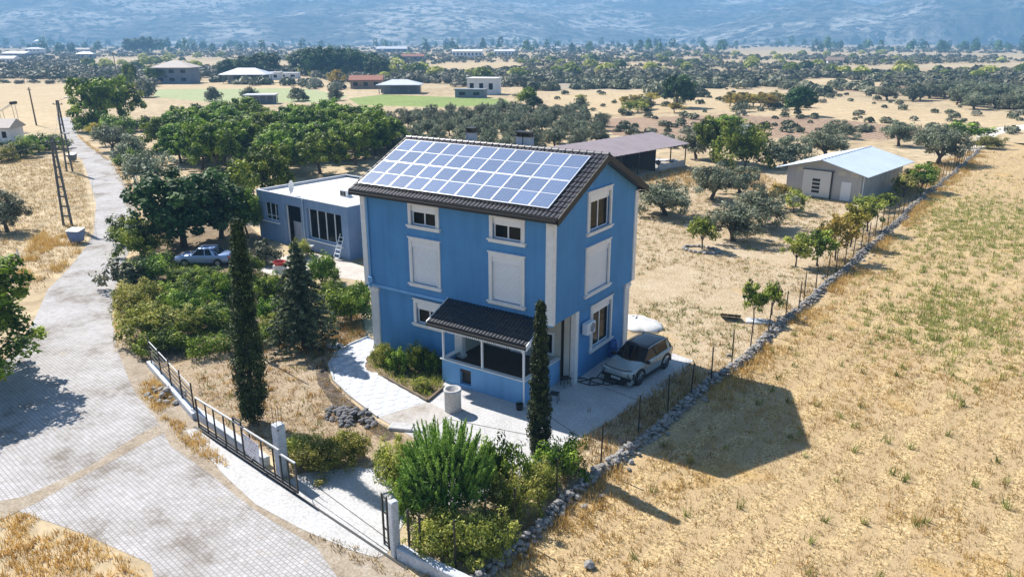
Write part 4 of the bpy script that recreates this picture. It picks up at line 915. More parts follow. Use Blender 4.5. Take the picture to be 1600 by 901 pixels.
for x in (.85, 5.9): MB().box(x - .01, x + .01, -.02, -.0, .1, 3.1).build('panel_seam', M_gal, bn)
for k in range(1, 9): MB().box(BW, BW + .02, BD * k / 9 - .02, BD * k / 9 + .02, .1, BE - .05).build('panel_seam', M_gal, bn)
MB().tube((BW + .12, .25, 0), (BW + .12, .25, BE - .1), .06).build('rain_pipe', M_upvc, bn)
MB().box(-.02, BW + .04, -.03, BD + .02, 0, .14).build('plinth', M_conc2, bn)
SD0 = (-25.0, 55.9); SRZ = -math.atan2(3.06, 16.7)
sh = thing('open_shed', 'long open sided shed with dull mauve sheet roof on thin posts', 'shed', (-21.9, 72.8, 0), SRZ)
sm = MB(); LEN = 27; corrugated(sm, ((.3, -LEN, 3.1), (.3, 0, 3.1), (-5.6, -.4, 4.25), (-5.6, -LEN, 4.25)), 100)
sm.build('roof', sheetmat('mauve_sheet', (.36, .29, .29), (.30, .24, .24)), sh)
for k in range(8):
    for x, h in ((0, 3.05), (-5.2, 4.1)): MB().box(x - .06, x + .06, -.5 - 3.7 * k - .06, -.5 - 3.7 * k + .06, 0, h).build('post', M_black, sh)
MB().box(-5.3, -5.2, -LEN, -7.4, 0, 4.0).build('back_wall', mat('shed_board', (.12, .09, .07), None, 2, .9), sh); MB().box(-5.2, -.2, -7.5, -7.4, 0, 3.0).build('partition', mat('shed_board', (.12, .09, .07)), sh)
MB().box(-5.2, .1, -LEN, 0, 0, .12).build('floor', M_conc2, sh)
MB().box(.06, .16, -7.2, -.8, .12, .95).build('low_wall', M_conc, sh)
trl = thing('cart', 'blue grey flat cart with dark wheels under the open shed', 'cart', (*at(1040, 258), .12), .3)
MB().bbox(-1.6, 1.6, -.8, .8, .5, .62, .02).build('bed', M_limew, trl)
for x in (-1, 1):
    for s in (-.8, .8):
        o = MB().lathe([(0, -.08), (.3, -.08), (.34, -.05), (.34, .05), (.3, .08), (0, .08)], 16).build('wheel', M_rubber, trl); o.rotation_euler = (pi / 2, 0, 0); o.location = (x, s, .34)
aw = thing('garden_canopy', 'white sheet canopy on posts just behind the gable of the blue house', 'canopy', (*at(1012, 330), 0), .2)
MB().extr([(-1.6, -1.0, 2.2), (1.6, -1.0, 2.0), (1.6, 1.0, 2.25), (-1.6, 1.0, 2.45)], (0, 0, .05)).build('sheet', M_white, aw)
for x, y, z in ((-1.5, -.9, 2.2), (1.5, -.9, 2.0), (1.5, .9, 2.25), (-1.5, .9, 2.45)): MB().tube((x, y, 0), (x, y, z), .04).build('post', M_gal, aw)

# ================================================================== WALLS, FENCES AND GATE
# dry stone boundary wall
sw = thing('stone_wall', 'rough dry stone wall running along the stubble field', 'wall', (WALL[1][0], WALL[1][1], 0)); bx_, by_ = WALL[1]
def blob(seed):
    r_ = random.Random(seed); V = []; F = []
    g = (1 + 5 ** .5) / 2; base = [(-1, g, 0), (1, g, 0), (-1, -g, 0), (1, -g, 0), (0, -1, g), (0, 1, g), (0, -1, -g), (0, 1, -g), (g, 0, -1), (g, 0, 1), (-g, 0, -1), (-g, 0, 1)]
    for v in base: V.append(tuple(c / 1.9 * r_.uniform(.72, 1.12) for c in v))
    F = [(0, 11, 5), (0, 5, 1), (0, 1, 7), (0, 7, 10), (0, 10, 11), (1, 5, 9), (5, 11, 4), (11, 10, 2), (10, 7, 6), (7, 1, 8), (3, 9, 4), (3, 4, 2), (3, 2, 6), (3, 6, 8), (3, 8, 9), (4, 9, 5), (2, 4, 11), (6, 2, 10), (8, 6, 7), (9, 8, 1)]
    return V, F
SB = [blob(s) for s in range(7)]; M_stones = []
SM = []
for i, (V, F) in enumerate(SB):
    b = MB(); b.v = V; b.f = F; SM.append(b.mesh('stone', mat('field_stone_pale', (.38, .365, .35), (.12, .115, .11), 2.5, .9, bmp=.4, bscale=10) if i % 3 else M_stone))
wp = np.array(WALL); seg = np.cumsum([0] + [np.linalg.norm(wp[i + 1] - wp[i]) for i in range(len(wp) - 1)])
def onwall(s, off=0.):
    k = min(max(np.searchsorted(seg, s) - 1, 0), len(wp) - 2); d = wp[k + 1] - wp[k]; d = d / np.linalg.norm(d); p = wp[k] + d * (s - seg[k]); return p + np.array([d[1], -d[0]]) * off
stones = []; s_ = 0.
while s_ < seg[-1]:
    base = min(1.0, 1.0)
    for off, z in ((-.2, .08), (.2, .08), (0, .1), (-.11, .22), (.12, .22), (.0, .34)):
        if random.random() < (.93 if z < .3 else .75 if z < .5 else .4):
            p = onwall(s_ + random.uniform(-.12, .12), off + random.uniform(-.1, .1) + .1 * sin(s_ * .6)); stones.append((p[0], p[1], z + random.uniform(-.06, .05) , random.uniform(.08, .165) * (1 - .3 * min(1, s_ / 90))))
    if random.random() < .16:
        p = onwall(s_, random.choice((-1, 1)) * random.uniform(.45, .9)); stones.append((p[0], p[1], .06, random.uniform(.08, .16)))
    s_ += .26
vis = sorted([q for q in stones if q[1] > -12], key=lambda q: (q[0] - CAM[0]) ** 2 + (q[1] - CAM[1]) ** 2)
rest = vis[295:] + [q for q in stones if q[1] <= -12]
for i, (x, y, z, r_) in enumerate(vis[:295]):
    o = link('stone', SM[i % 7], sw, (x - bx_, y - by_, z)); o.rotation_euler = (random.uniform(-.5, .5), random.uniform(-.5, .5), random.uniform(0, 6.3)); o.scale = (r_ * 1.25, r_, r_ * .72)
fb = MB()
for i, (x, y, z, r_) in enumerate(rest):
    V, F = SB[i % 7]; a = random.uniform(0, 6.3); k = len(fb.v)
    fb.v += [(x - bx_ + r_ * (1.25 * v[0] * cos(a) - v[1] * sin(a)), y - by_ + r_ * (1.25 * v[0] * sin(a) + v[1] * cos(a)), z + v[2] * r_ * .72) for v in V]; fb.f += [tuple(k + q for q in f) for f in F]
tag(fb.build('wall_stones', MATS['field_stone_pale'], sw), kind='stuff')
# wire fence beside it
POSTS = [at(*q) for q in ((712, 895), (760, 858), (802, 838), (870, 790), (938, 736), (997, 680), (1043, 648), (1079, 622), (1111, 597), (1143, 572), (1172, 547), (1200, 524), (1227, 500), (1247, 488))]
pS = [float(np.dot(np.array(p) - wp[0], (wp[-1] - wp[0]) / np.linalg.norm(wp[-1] - wp[0]))) for p in POSTS]
s_ = seg[-1] * .0 + np.linalg.norm(np.array(POSTS[-1]) - wp[0])
while s_ < seg[-1] - 3: s_ += 2.6; POSTS.append(tuple(onwall(s_, -.35)))
wf = thing('wire_fence', 'tall thin wire fence on dark metal posts along the stone wall', 'fence', (*POSTS[0], 0)); f0 = POSTS[0]
hts = []
for i, p in enumerate(POSTS):
    h = 2.0 + random.uniform(-.12, .12); hts.append(h); lx, ly = random.uniform(-.06, .06), random.uniform(-.06, .06)
    MB().tube((p[0] - f0[0], p[1] - f0[1], 0), (p[0] - f0[0] + lx, p[1] - f0[1] + ly, h), .035, n=6).build('post', M_black, wf)
for z in (.35, .8, 1.25, 1.7):
    MB().path([(p[0] - f0[0], p[1] - f0[1], z) for p in POSTS], .003, 3).build('wire', M_black, wf)
# front fence on a low wall, sliding gate, gate pillars
F0, F1 = at(238, 575), at(305, 652); fdir = (Vector(F1) - Vector(F0)); fl_ = fdir.length; frz = math.atan2(fdir.y, fdir.x)
lw1 = thing('low_wall', 'long low limewashed kerb wall running under the railings to the gate pillar', 'wall', (*F0, 0), frz)
G0, G1 = at(312, 672), at(466, 775)
PIL = at(434, 745)
wl1 = MB().bbox(-.4, fl_ + .2, -.17, .17, 0, .32, .02); wl1.build('wall', M_limew, lw1)
lw2 = thing('low_wall', 'low limewashed wall behind the sliding gate, ending at the white pillar', 'wall', (*at(300, 645), 0))
a, b = Vector(at(300, 645)), Vector(at(418, 728)); d = b - a; lw2.rotation_euler = (0, 0, math.atan2(d.y, d.x)); MB().bbox(.3, d.length, -.15, .15, 0, .42, .02).build('wall', M_limew, lw2)
rl_ = thing('railing', 'dark metal railing with five horizontal rails above the low kerb wall', 'railing', (*F0, .32), frz)
for k in range(5): MB().box(0, fl_, -.02, .02, .2 + .26 * k, .24 + .26 * k).build('rail', M_gal if k == 4 else M_black, rl_)
for k in range(5): MB().box(fl_ * k / 4 - .03, fl_ * k / 4 + .03, -.03, .03, 0, 1.45).build('post', M_black, rl_)
gd = Vector(G1) - Vector(G0); gl = gd.length; gz = math.atan2(gd.y, gd.x)
gt = thing('sliding_gate', 'dark metal sliding gate with upright bars and a torn white notice, pushed open', 'gate', (*G0, 0), gz)
MB().box(0, gl, -.035, .035, .14, .20).build('bottom_rail', M_black, gt); MB().box(0, gl, -.035, .035, .30, .34).build('rail', M_black, gt)
MB().box(0, gl * .52, -.035, .035, 1.6, 1.66).build('top_rail', M_gal, gt); MB().box(gl * .52, gl * .86, -.035, .035, 1.55, 1.62).build('top_rail', M_gal, gt); MB().box(gl * .86, gl, -.035, .035, 1.42, 1.48).build('top_rail', M_gal, gt)
for k, f in enumerate((.0, .11, .2, .31, .42, .50, .58, .69, .8, .865, .93, 1.0)):
    x = gl * f; h = 1.6 if f < .51 else 1.55 if f < .85 else 1.42; wdt = .035 if f in (0., .42, .5, .865, 1.) else .018
    MB().box(x - wdt, x + wdt, -.03, .03, .14, h + (.22 if f in (.42, .50) else 0)).build('bar', M_black, gt)
MB().box(gl * .42, gl * .5, -.03, .03, 1.78, 1.84).build('bar', M_black, gt)
for f in (.3, .72, .97):
    o = MB().lathe([(0, -.02), (.07, -.02), (.07, .02), (0, .02)], 14).build('wheel', M_black, gt); o.rotation_euler = (pi / 2, 0, 0); o.location = (gl * f, 0, .08)
MB().box(-.5, gl + 6.4, -.05, .05, 0, .03).build('track', M_black, gt)
# notice: white board with faded print lines
m_, n_, b_ = nodes('faded_notice'); co_ = coords(n_, 'Object'); br_ = add(n_, 'ShaderNodeTexBrick'); br_.inputs['Scale'].default_value = 1; br_.inputs['Brick Width'].default_value = .21; br_.inputs['Row Height'].default_value = .14; br_.inputs['Mortar Size'].default_value = .028
br_.inputs['Color1'].default_value = (.45, .16, .18, 1); br_.inputs['Color2'].default_value = (.30, .30, .42, 1); br_.inputs['Mortar'].default_value = (.74, .74, .76, 1)
mp_ = add(n_, 'ShaderNodeMapping'); mp_.inputs['Rotation'].default_value = (R(90), 0, 0); n_.links.new(co_, mp_.inputs[0]); n_.links.new(mp_.outputs[0], br_.inputs[0])
t_ = noise(n_, 6, 4, .7, co_); r_ = ramp(n_, t_.outputs[0], [(.4, (0, 0, 0)), (.6, (1, 1, 1))]); n_.links.new(mixc(n_, r_.outputs[0], (.74, .74, .76), br_.outputs[0]), b_.inputs[0])
nx = gl * .525; MB().extr([(nx, -.05, 1.42), (nx, -.05, .62), (nx + .55, -.06, .40), (nx + .72, -.05, .62), (nx + 1.15, -.07, .45), (nx + 1.2, -.05, 1.3)], (0, -.01, 0)).build('notice', m_, gt)
gp1 = thing('gate_pillar', 'tall square limewashed concrete gate pillar with rusty rods sticking out of its top', 'pillar', (*PIL, 0), gz)
MB().bbox(-.2, .2, .05, .45, 0, 2.3, .03).build('shaft', M_limew, gp1)
for x, y in ((-.12, .13), (.12, .13), (.12, .37), (-.12, .37)): MB().tube((x, y, 2.25), (x + random.uniform(-.04, .04), y, 3.0), .012, n=5).build('rod', M_wood, gp1)
MB().path([(.15, .2, 2.1), (.4, .0, 2.2), (.55, -.1, 2.35)], .015).build('hook', M_black, gp1)
P2 = at(618, 866); gp2 = thing('gate_pillar', 'limewashed gate pillar with a black steel guide frame beside the bushes', 'pillar', (*P2, 0), gz - .15)
MB().bbox(-.1, .16, -.14, .14, 0, 2.15, .03).build('shaft', M_limew, gp2)
gf = MB()
for x in (-.72, -.42): gf.box(x - .03, x + .03, -.03, .03, 0, 2.05)
for z in (.15, .7, 1.35, 1.95): gf.box(-.69, -.45, -.02, .02, z, z + .04)
gf.build('guide_frame', M_black, gp2)
P3 = at(712, 912); d = Vector(P3) - Vector(P2)
lw3 = thing('low_wall', 'low limewashed wall from the steel framed gate pillar towards the stone wall', 'wall', (*P2, 0), math.atan2(d.y, d.x))
MB().bbox(.2, d.length + 1.2, -.17, .17, 0, .45, .03).build('wall', M_limew, lw3)
for f in (.12, .24): MB().box(d.length * f * 1.6 - .03, d.length * f * 1.6 + .03, .14, .2, .45, 1.9).build('post', M_black, lw3)
# green gate further along the road
g0, g1 = at(231, 345), at(202, 262); d = Vector(g1) - Vector(g0)
gg = thing('garden_gate', 'dark green metal gate and railings beside the road, a white bag hung on it', 'gate', (*g0, 0), math.atan2(d.y, d.x)); n = 14
M_dgreen = mat('dark_green_paint', (.03, .09, .07), (.02, .06, .05), 3, .5)
for k in range(n + 1): MB().box(d.length * k / n - .03, d.length * k / n + .03, -.03, .03, 0, 1.7).build('bar', M_dgreen, gg)
for z in (.2, 1.5): MB().box(0, d.length, -.025, .025, z, z + .07).build('rail', M_dgreen, gg)
wbg = thing('white_bag', 'white sack hanging over the green roadside gate', 'bag', (*at(222, 318), 0), math.atan2(d.y, d.x))
MB().loft([[(.3 * f * cos(k * pi / 5), .16 * f * sin(k * pi / 5), z) for k in range(10)] for f, z in ((.3, .9), (.9, 1.05), (1, 1.4), (.7, 1.75), (.2, 1.9))]).build('sack', M_white, wbg, True)

# ================================================================== POLES, BINS, SMALL THINGS BY THE ROAD
def lattice(px, py, h, lab, rz, lamp=True, w0=.85):
    t = thing('lattice_pole', lab, 'utility pole', (*at(px, py), 0), rz)
    for s in (-1, 1):
        m = MB().extr([(s * w0 / 2 - .07, -.1, 0), (s * w0 / 2 + .07, -.1, 0), (s * .1 + .06, -.08, h), (s * .1 - .06, -.08, h)], (0, .2, 0)); m.build('upright', mat('dark_concrete', (.16, .16, .155), (.10, .10, .1), 3, .9), t)
    n = 9
    for k in range(1, n):
        f = k / n; x = (w0 / 2) * (1 - f) + .1 * f; MB().box(-x, x, -.07, .07, h * f - .07, h * f + .07).build('rung', MATS['dark_concrete'], t)
    MB().box(-.7, .7, -.06, .06, h - .55, h - .45).build('crossarm', M_black, t)
    for x in (-.6, 0, .6): MB().lathe([(.05, 0), (.06, .08), (.03, .16), (0, .17)], 8, (x, 0, h - .45)).build('insulator', M_white, t)
    if lamp:
        MB().tube((0, 0, h - .2), (1.3, 0, h + .35), .035).build('lamp_arm', M_gal, t); MB().bbox(1.2, 1.8, -.12, .12, h + .3, h + .42, .03).build('lamp_head', M_gal, t)
    return t
lattice(106, 352, 8.3, 'dark lattice electricity pole standing on straw by the blue waste bin', .5)
lattice(109, 268, 9.3, 'dark lattice electricity pole with street lamp beside the grey roadside bin', .45)
def wpole(px, py, h, lab, tilt=0., bars=True):
    t = thing('wooden_pole', lab, 'utility pole', (*at(px, py), 0)); MB().tube((0, 0, 0), (tilt, 0, h), .17, .12, 9).build('shaft', M_wood, t)
    if bars:
        MB().box(-.75 + tilt, .75 + tilt, -.06, .06, h - .5, h - .4).build('crossarm', M_wood, t)
        for x in (-.65, .65): MB().lathe([(.05, 0), (.06, .1), (0, .16)], 8, (x + tilt, 0, h - .4)).build('insulator', M_white, t)
    return t
wpole(57, 196, 7.6, 'thick dark wooden pole beside the white house with the water heater', -.3)
wpole(118, 176, 7.8, 'thin wooden pole beside the large bright tree at the road bend', -.2, False)
wpole(186, 143, 13, 'slender pole rising behind the large bright tree', 0, True)
# cables between the poles
def cable(name, lab, a, b, sag=.6, r=.014):
    a, b = Vector(a), Vector(b); t = thing(name, lab, 'cable', (a.x, a.y, 0)); pts = []
    for k in range(17): f = k / 16; p = a.lerp(b, f); pts.append((p.x - a.x, p.y - a.y, p.z - sag * 4 * f * (1 - f)))
    MB().path(pts, r, 4).build('line', M_black, t)
pA = (*at(106, 352), 7.8); pB = (*at(109, 268), 8.8)
cable('power_cable', 'overhead power cable slung between the two lattice poles', pA, pB)
cable('power_cable', 'overhead power cable from the lattice pole over the straw past the roadside tree', pA, (-45, -24, 7.4), .5, .02)
lp = thing('garden_lamp', 'thin pale pole with a small white box halfway up behind the tall dark cypress', 'lamp post', (*at(403, 556), 0))
MB().tube((0, 0, 0), (-.5, .0, 5.9), .05, .04, 8).build('pole', M_gal, lp); MB().bbox(-.2, .12, -.14, .14, 1.55, 2.1, .03).build('box', M_upvc, lp)
def wbin(px, py, lab, c, s=1.0):
    t = thing('waste_bin', lab, 'bin', (*at(px, py), 0), .5); m = mat('bin_' + c, dict(blue=(.16, .26, .5), grey=(.12, .14, .15))[c], None, 3, .5)
    MB().loft([[(-.42 * s, -.36 * s, .12), (.42 * s, -.36 * s, .12), (.42 * s, .36 * s, .12), (-.42 * s, .36 * s, .12)], [(-.56 * s, -.46 * s, 1.05 * s), (.56 * s, -.46 * s, 1.05 * s), (.56 * s, .46 * s, 1.05 * s), (-.56 * s, .46 * s, 1.05 * s)]]).build('body', m, t)
    MB().loft([[(-.6 * s, -.5 * s, 1.05 * s), (.6 * s, -.5 * s, 1.05 * s), (.6 * s, .5 * s, 1.05 * s), (-.6 * s, .5 * s, 1.05 * s)], [(-.6 * s, -.5 * s, 1.12 * s), (.6 * s, -.5 * s, 1.12 * s), (.6 * s, .5 * s, 1.25 * s), (-.6 * s, .5 * s, 1.25 * s)]]).build('lid', M_gal, t)
    for x in (-.35, .35):
        o = MB().lathe([(0, -.03), (.1, -.03), (.1, .03), (0, .03)], 12).build('wheel', M_rubber, t); o.rotation_euler = (pi / 2, 0, 0); o.location = (x * s, -.3 * s, .1)
wbin(121, 379, 'blue waste bin with grey lid standing on straw at the road edge', 'blue'); wbin(114, 252, 'small dark grey waste bin at the foot of the street lamp pole', 'grey', .9)
ps = thing('marker_post', 'short white marker post leaning in the straw beside the shady roadside tree', 'post', (*at(33, 412), 0)); MB().tube((0, 0, 0), (-.25, 0, 1.1), .06).build('stake', M_white, ps); MB().tube((-.25, 0, 1.1), (-.26, 0, 1.16), .065).build('cap', M_conc, ps)
sl = thing('concrete_block', 'broken white concrete slab at the lower edge of the garden path', 'slab', (*at(628, 669), 0), .4)
MB().bbox(-.55, .55, -.3, .3, 0, .16, .03).build('slab', M_conc, sl); MB().bbox(.5, 1.1, -.25, .2, 0, .12, .03).build('chip', M_conc, sl)
ln = thing('white_slab', 'white oval slab lying in the soil at the bend of the garden path', 'slab', (*at(522, 541), 0)); MB().prism([(.65 * cos(k * pi / 8), .4 * sin(k * pi / 8)) for k in range(16)], 0, .1).build('top', M_conc, ln)
def rubble(name, lab, cat, px, py, n, rad, sz, m, kind='stone'):
    t = thing(name, lab, cat, (*at(px, py), 0)); 
    for i in range(n):
        a = random.uniform(0, 6.28); r_ = rad * random.random() ** .6; s = sz * .8 * random.uniform(.5, 1.2)
        o = link(kind, m[i % len(m)], t, (r_ * cos(a), r_ * sin(a) * .6, s * .4 + (.25 * rad * max(0, 1 - r_ / rad - .2)))); o.scale = (s * 1.2, s, s * .7); o.rotation_euler = (0, 0, a * 3)
DK = []
for V_b, F_b in SB[:3]:
    b_d = MB(); b_d.v = V_b; b_d.f = F_b; DK.append(b_d.mesh('stone', mat('dark_stone', (.2, .2, .21), (.06, .06, .065), 3, .9)))
rubble('rubble_heap', 'heap of dark grey rubble on the bare yard between cypress and path', 'rubble', 548, 652, 110, 1.5, .17, DK)
rubble('stone_heap', 'scatter of pale stones at the road end of the railings', 'stones', 262, 618, 26, 1.3, .22, SM[3:])
tsr = thing('stone_ring', 'ring of pale stones round the small green orchard tree', 'stones', (*at(1096, 391), 0))
for k in range(22): o = link('stone', SM[k % 7], tsr, (1.5 * cos(k * .285), 1.0 * sin(k * .285), .08)); o.scale = (.26, .2, .16); o.rotation_euler = (0, 0, k)
dp_ = thing('debris_pile', 'dark boards propped over stones near the stone wall in the orchard', 'debris', (*at(1150, 500), 0), .3)
for k in range(3): MB().extr([(-1.0 + .42 * k, .5, .02), (-.6 + .42 * k, .5, .02), (-.55 + .42 * k, -.3, .42), (-.95 + .42 * k, -.3, .42)], (0, 0, .05)).build('board', M_bark, dp_)
MB().bbox(.6, 2.2, -.4, .4, .0, .14, .05).build('sheet', M_limew, dp_)
wp_ = thing('white_stone', 'pale squared block lying at the field edge of the stone wall', 'stone', (*at(921, 886), 0), .3); o = link('block', SM[1], wp_, (0, 0, .1)); o.scale = (.26, .2, .2)
wp_ = thing('white_stone', 'single white block half hidden under the yellow bushes by the cypress', 'stone', (*at(816, 752), 0), .3); o = link('block', SM[4], wp_, (0, 0, .12)); o.scale = (.24, .2, .2)

# ================================================================== DISTANT BUILDINGS
M_roofr = mat('red_roof_tile', (.30, .10, .06), (.2, .07, .045), 2, .8); M_roofp = mat('pale_roof_tile', (.50, .44, .40), (.4, .35, .32), 2, .8); M_roofg = mat('grey_metal_roof', (.58, .61, .66), (.48, .51, .56), 1, .5)
M_ww = mat('far_white_wall', (.74, .75, .77), (.62, .63, .66), .6, .8); M_wg = mat('far_grey_wall', (.22, .25, .31), (.15, .17, .21), .6, .8); M_wbr = mat('far_brown_wall', (.36, .25, .19), (.26, .18, .14), .6, .85)
def fhouse(name, label, cat, px, py, wx_, dy_, h, wall, roofm, rz, roof='hip', rh=1.6, ov=.6, wins=3, storeys=1, openf=False, z0=0., group=None):
    t = thing(name, label, cat, (*at(px, py), z0), rz, group); a, b = wx_ / 2, dy_
    if openf:
        for x in np.linspace(-a + .15, a - .15, 5):
            for y in (.1, b - .1): MB().box(x - .12, x + .12, y - .12, y + .12, 0, h).build('post', wall, t)
        MB().box(-a, a, b * .55, b * .6, 0, h).build('wall', M_wg, t)
    else:
        m = MB(); holes = []
        for s in range(storeys):
            for k in range(wins):
                u = -a + wx_ * (k + .5) / wins; zc = h * (s + .52) / storeys; hh = h / storeys * .2; holes.append((u - wx_ / wins * .22, u + wx_ / wins * .22, zc - hh, zc + hh))
        wallgrid(m, (0, 0, 0), (1, 0, 0), (0, -1, 0), -a, a, 0, h, holes, .25)
        m.poly([(a, 0, 0), (a, b, 0), (a, b, h), (a, 0, h)]).poly([(-a, b, 0), (-a, b, h), (a, b, h), (a, b, 0)]).poly([(-a, 0, 0), (-a, 0, h), (-a, b, h), (-a, b, 0)]); m.build('wall', wall, t)
        for q in holes:
            w_ = MB().box(q[0], q[1], .18, .24, q[2], q[3]).build('window', M_glass, t)
    if roof == 'hip':
        e = ov; k = min(a, b / 2) * .999; m = MB(); P = [(-a - e, -e, h), (a + e, -e, h), (a + e, b + e, h), (-a - e, b + e, h)]; r0, r1 = (-a + k - .01, b / 2, h + rh), (a - k + .01, b / 2, h + rh)
        m.poly([P[0], P[1], r1, r0]).poly([P[1], P[2], r1]).poly([P[2], P[3], r0, r1]).poly([P[3], P[0], r0]); m.box(-a - e, a + e, -e, b + e, h - .2, h - .003); m.build('roof', roofm, t)
    elif roof == 'gable':
        e = ov; m = MB(); m.extr([(-a - e, -e, h - .1), (-a - e, b / 2, h + rh), (-a - e, b + e, h - .1), (-a - e, b + e, h - .3), (-a - e, -e, h - .3)], (wx_ + 2 * e, 0, 0)); m.build('roof', roofm, t)
    else:
        MB().box(-a - ov, a + ov, -ov, b + ov, h, h + .25).build('roof', roofm, t)
    return t
YC = math.atan2(RV[1], RV[0])    # facing the viewpoint
fhouse('village_house', 'two storey grey blue house with a pale pyramid roof beyond the crop rows', 'house', 270, 131, 14, 11, 6.3, M_wg, M_roofp, YC, 'hip', 2.6, 1.2, 3, 2)
fhouse('pavilion', 'open farm building under a pale hipped sheet roof beside the dark pines', 'farm building', 381, 131, 17, 10, 3.6, M_wg, M_roofg, YC, 'hip', 2.4, 1.2, openf=True)
fhouse('farm_shed', 'long low white shed joined to the pale hipped farm building', 'shed', 412, 125, 14, 6, 3.0, M_ww, M_roofg, YC, 'flat', 0, .4, 4)
fhouse('farm_shed', 'low white walled yard shed under the dark pines', 'shed', 450, 123, 9, 5, 2.4, M_ww, M_ww, YC, 'flat', 0, .2, 2)
fhouse('farm_house', 'brown farm house with red tiled roof behind the pale pavilion roof', 'house', 572, 139, 11, 8, 3.2, M_wbr, M_roofr, YC + .1, 'gable', 1.4, .6, 3)
fhouse('pavilion', 'dark open sided pavilion with grey hipped roof at the edge of the green field', 'pavilion', 623, 147, 13, 8, 2.9, M_wg, M_roofg, YC, 'hip', 1.5, .8, openf=True)
fhouse('flat_house', 'white flat roofed box house above a dark lower annex', 'house', 752, 148, 9.5, 7, 4.9, M_ww, M_ww, YC - .25, 'flat', 0, .35, 3)
fhouse('annex', 'low dark annex in front of the white box house', 'annex', 733, 153, 9, 4, 2.3, M_wg, M_wg, YC - .25, 'flat', 0, .3, 2)
fhouse('carport', 'low carport with thin grey roof behind the bright green trees', 'carport', 406, 163, 8, 5, 2.3, M_wg, M_roofg, YC + .1, 'flat', 0, .3, openf=True)
fhouse('warehouse', 'long white warehouse with tall windows', 'warehouse', 730, 90, 30, 16, 6.0, M_ww, M_ww, YC, 'gable', 1.6, .3, 8)
fhouse('warehouse', 'white warehouse half hidden behind trees beside the long white warehouse', 'warehouse', 788, 88, 22, 15, 5.4, M_ww, M_ww, YC, 'gable', 1.4, .3, 6)
fhouse('warehouse', 'wide warehouse with pale metal roof under the mountain foot', 'warehouse', 612, 82, 44, 22, 5.0, M_wg, M_roofg, YC, 'gable', 3, .5, 6)
for i, (px, py, ww, hh, rm, lab) in enumerate(((22, 92, 26, 5, M_ww, 'long white low building among far trees, seen over the hay field'), (52, 86, 20, 7, M_ww, 'white building with dark openings at the edge of the far village'), (125, 84, 24, 5.5, M_roofp, 'far village house with wide pale roof'), (133, 92, 15, 4.5, M_roofg, 'far house with grey roof just in front of the wide pale roofed one'), (10, 100, 14, 4, M_ww, 'small far house with bright white roof at the edge of the hay field trees'), (340, 74, 22, 9, M_roofp, 'tall far house with pale hipped roof under the mountain'), (645, 96, 18, 4, M_roofr, 'far red roofed house below the wide warehouse'), (870, 80, 14, 5, M_ww, 'far white house in the scrub behind the round green tree'), (1305, 102, 10, 3.4, M_wbr, 'small brown hut by the dark ploughed field'))):
    fhouse('far_house', lab, 'house', px, py, ww, ww * .5, hh, M_ww if i % 3 else M_wg, rm, YC + .1 * (i % 4 - 2), 'hip' if i % 2 else 'gable', 1.8, .5, 4, 2 if hh > 6 else 1)
ms = thing('mosque', 'far mosque with pale dome and a thin minaret', 'mosque', (*at(56, 75), 0), YC); q = M_ww
MB().box(-16, 16, 0, 30, 0, 9).build('hall', q, ms); MB().lathe([(13 * cos(a * pi / 16), 9 + 10 * sin(a * pi / 16)) for a in range(9)], 24, (0, 15, 0)).build('dome', M_roofg, ms, True); MB().lathe([(1.6, 0), (1.5, 26), (2.2, 26.3), (2.2, 27.5), (1.2, 27.6), (1.1, 34), (0, 42)], 12, (20, 12, 0)).build('minaret', q, ms)
wh = fhouse('white_house', 'white cottage with tiled roof and dark doorway beside the wooden pole', 'house', -8, 224, 5.2, 5, 2.7, M_ww, M_roofp, YC + .12, 'gable', 1.2, .4, 3)
wh_r = thing('water_heater', 'white solar water heater tank on a tilted frame on legs behind the white cottage', 'water heater', (*at(19, 205), 0), YC)
MB().extr([(-1.6, -.6, 3.7), (-1.6, .6, 3.7), (1.2, .6, 5.2), (1.2, -.6, 5.2)], (0, 0, .1)).build('collector', M_shut, wh_r); o = MB().tube((1.3, -.8, 5.35), (1.3, .8, 5.35), .3, .3, 14).build('tank', M_dark, wh_r)
for x, y, h in ((-1.4, -.5, 3.75), (-1.4, .5, 3.75), (1.2, -.5, 5.1), (1.2, .5, 5.1)): MB().tube((x + .25, y, 0), (x, y, h), .05).build('leg', M_gal, wh_r)
wc = thing('white_tank', 'pale blue white box tank half hidden behind the dark bushes', 'tank', (*at(1151, 221), 0), .2); MB().bbox(-2.4, 2.4, -1, 1, 0, 2.6, .06).build('box', M_ww, wc); MB().box(-2.5, 2.5, -1.1, 1.1, 2.6, 2.7).build('rim', M_gal, wc)

# ================================================================== TREES
def cyp_clumps(h, r, n):
    z = rng.uniform(0.03, 1, n); a = rng.uniform(0, 6.28, n); prof = np.minimum(1, (1 - z) * 1.35 + .10) ** .85 * np.minimum(1, .6 + z * 2.2); rr = r * prof * rng.uniform(.55, 1.0, n) * (1 + .12 * np.sin(z * 40 + a * 2))
    return np.stack([rr * np.cos(a), rr * np.sin(a), z * h], 1)
def cypress(label, px, py, h, r, pos=None, lean=0, n=420):
    t = thing('cypress_tree', label, 'tree', (*(pos or at(px, py)), 0), 0, None)
    d = crown(r, 1, 0, 0, 26, .075, .35, .42, .1, 1.6, clumps=cyp_clumps(h, r, n)); c = link('crown', npmesh('crown', d[0], d[1], G_cyp, d[2]), t); c.rotation_euler = (0, lean, 0)
    MB().tube((0, 0, -.1), (h * .95 * sin(lean), 0, h * .95 * cos(lean)), r * .22, .02, 8).build('trunk', M_bark, t); return t
cypress('tall narrow very dark cypress just inside the front railings', 396, 660, 9.5, .64, n=1000, lean=.05)
cypress('slim dark cypress standing at the corner of the concrete yard in front of the porch', 842, 712, 6.8, .43, n=700)
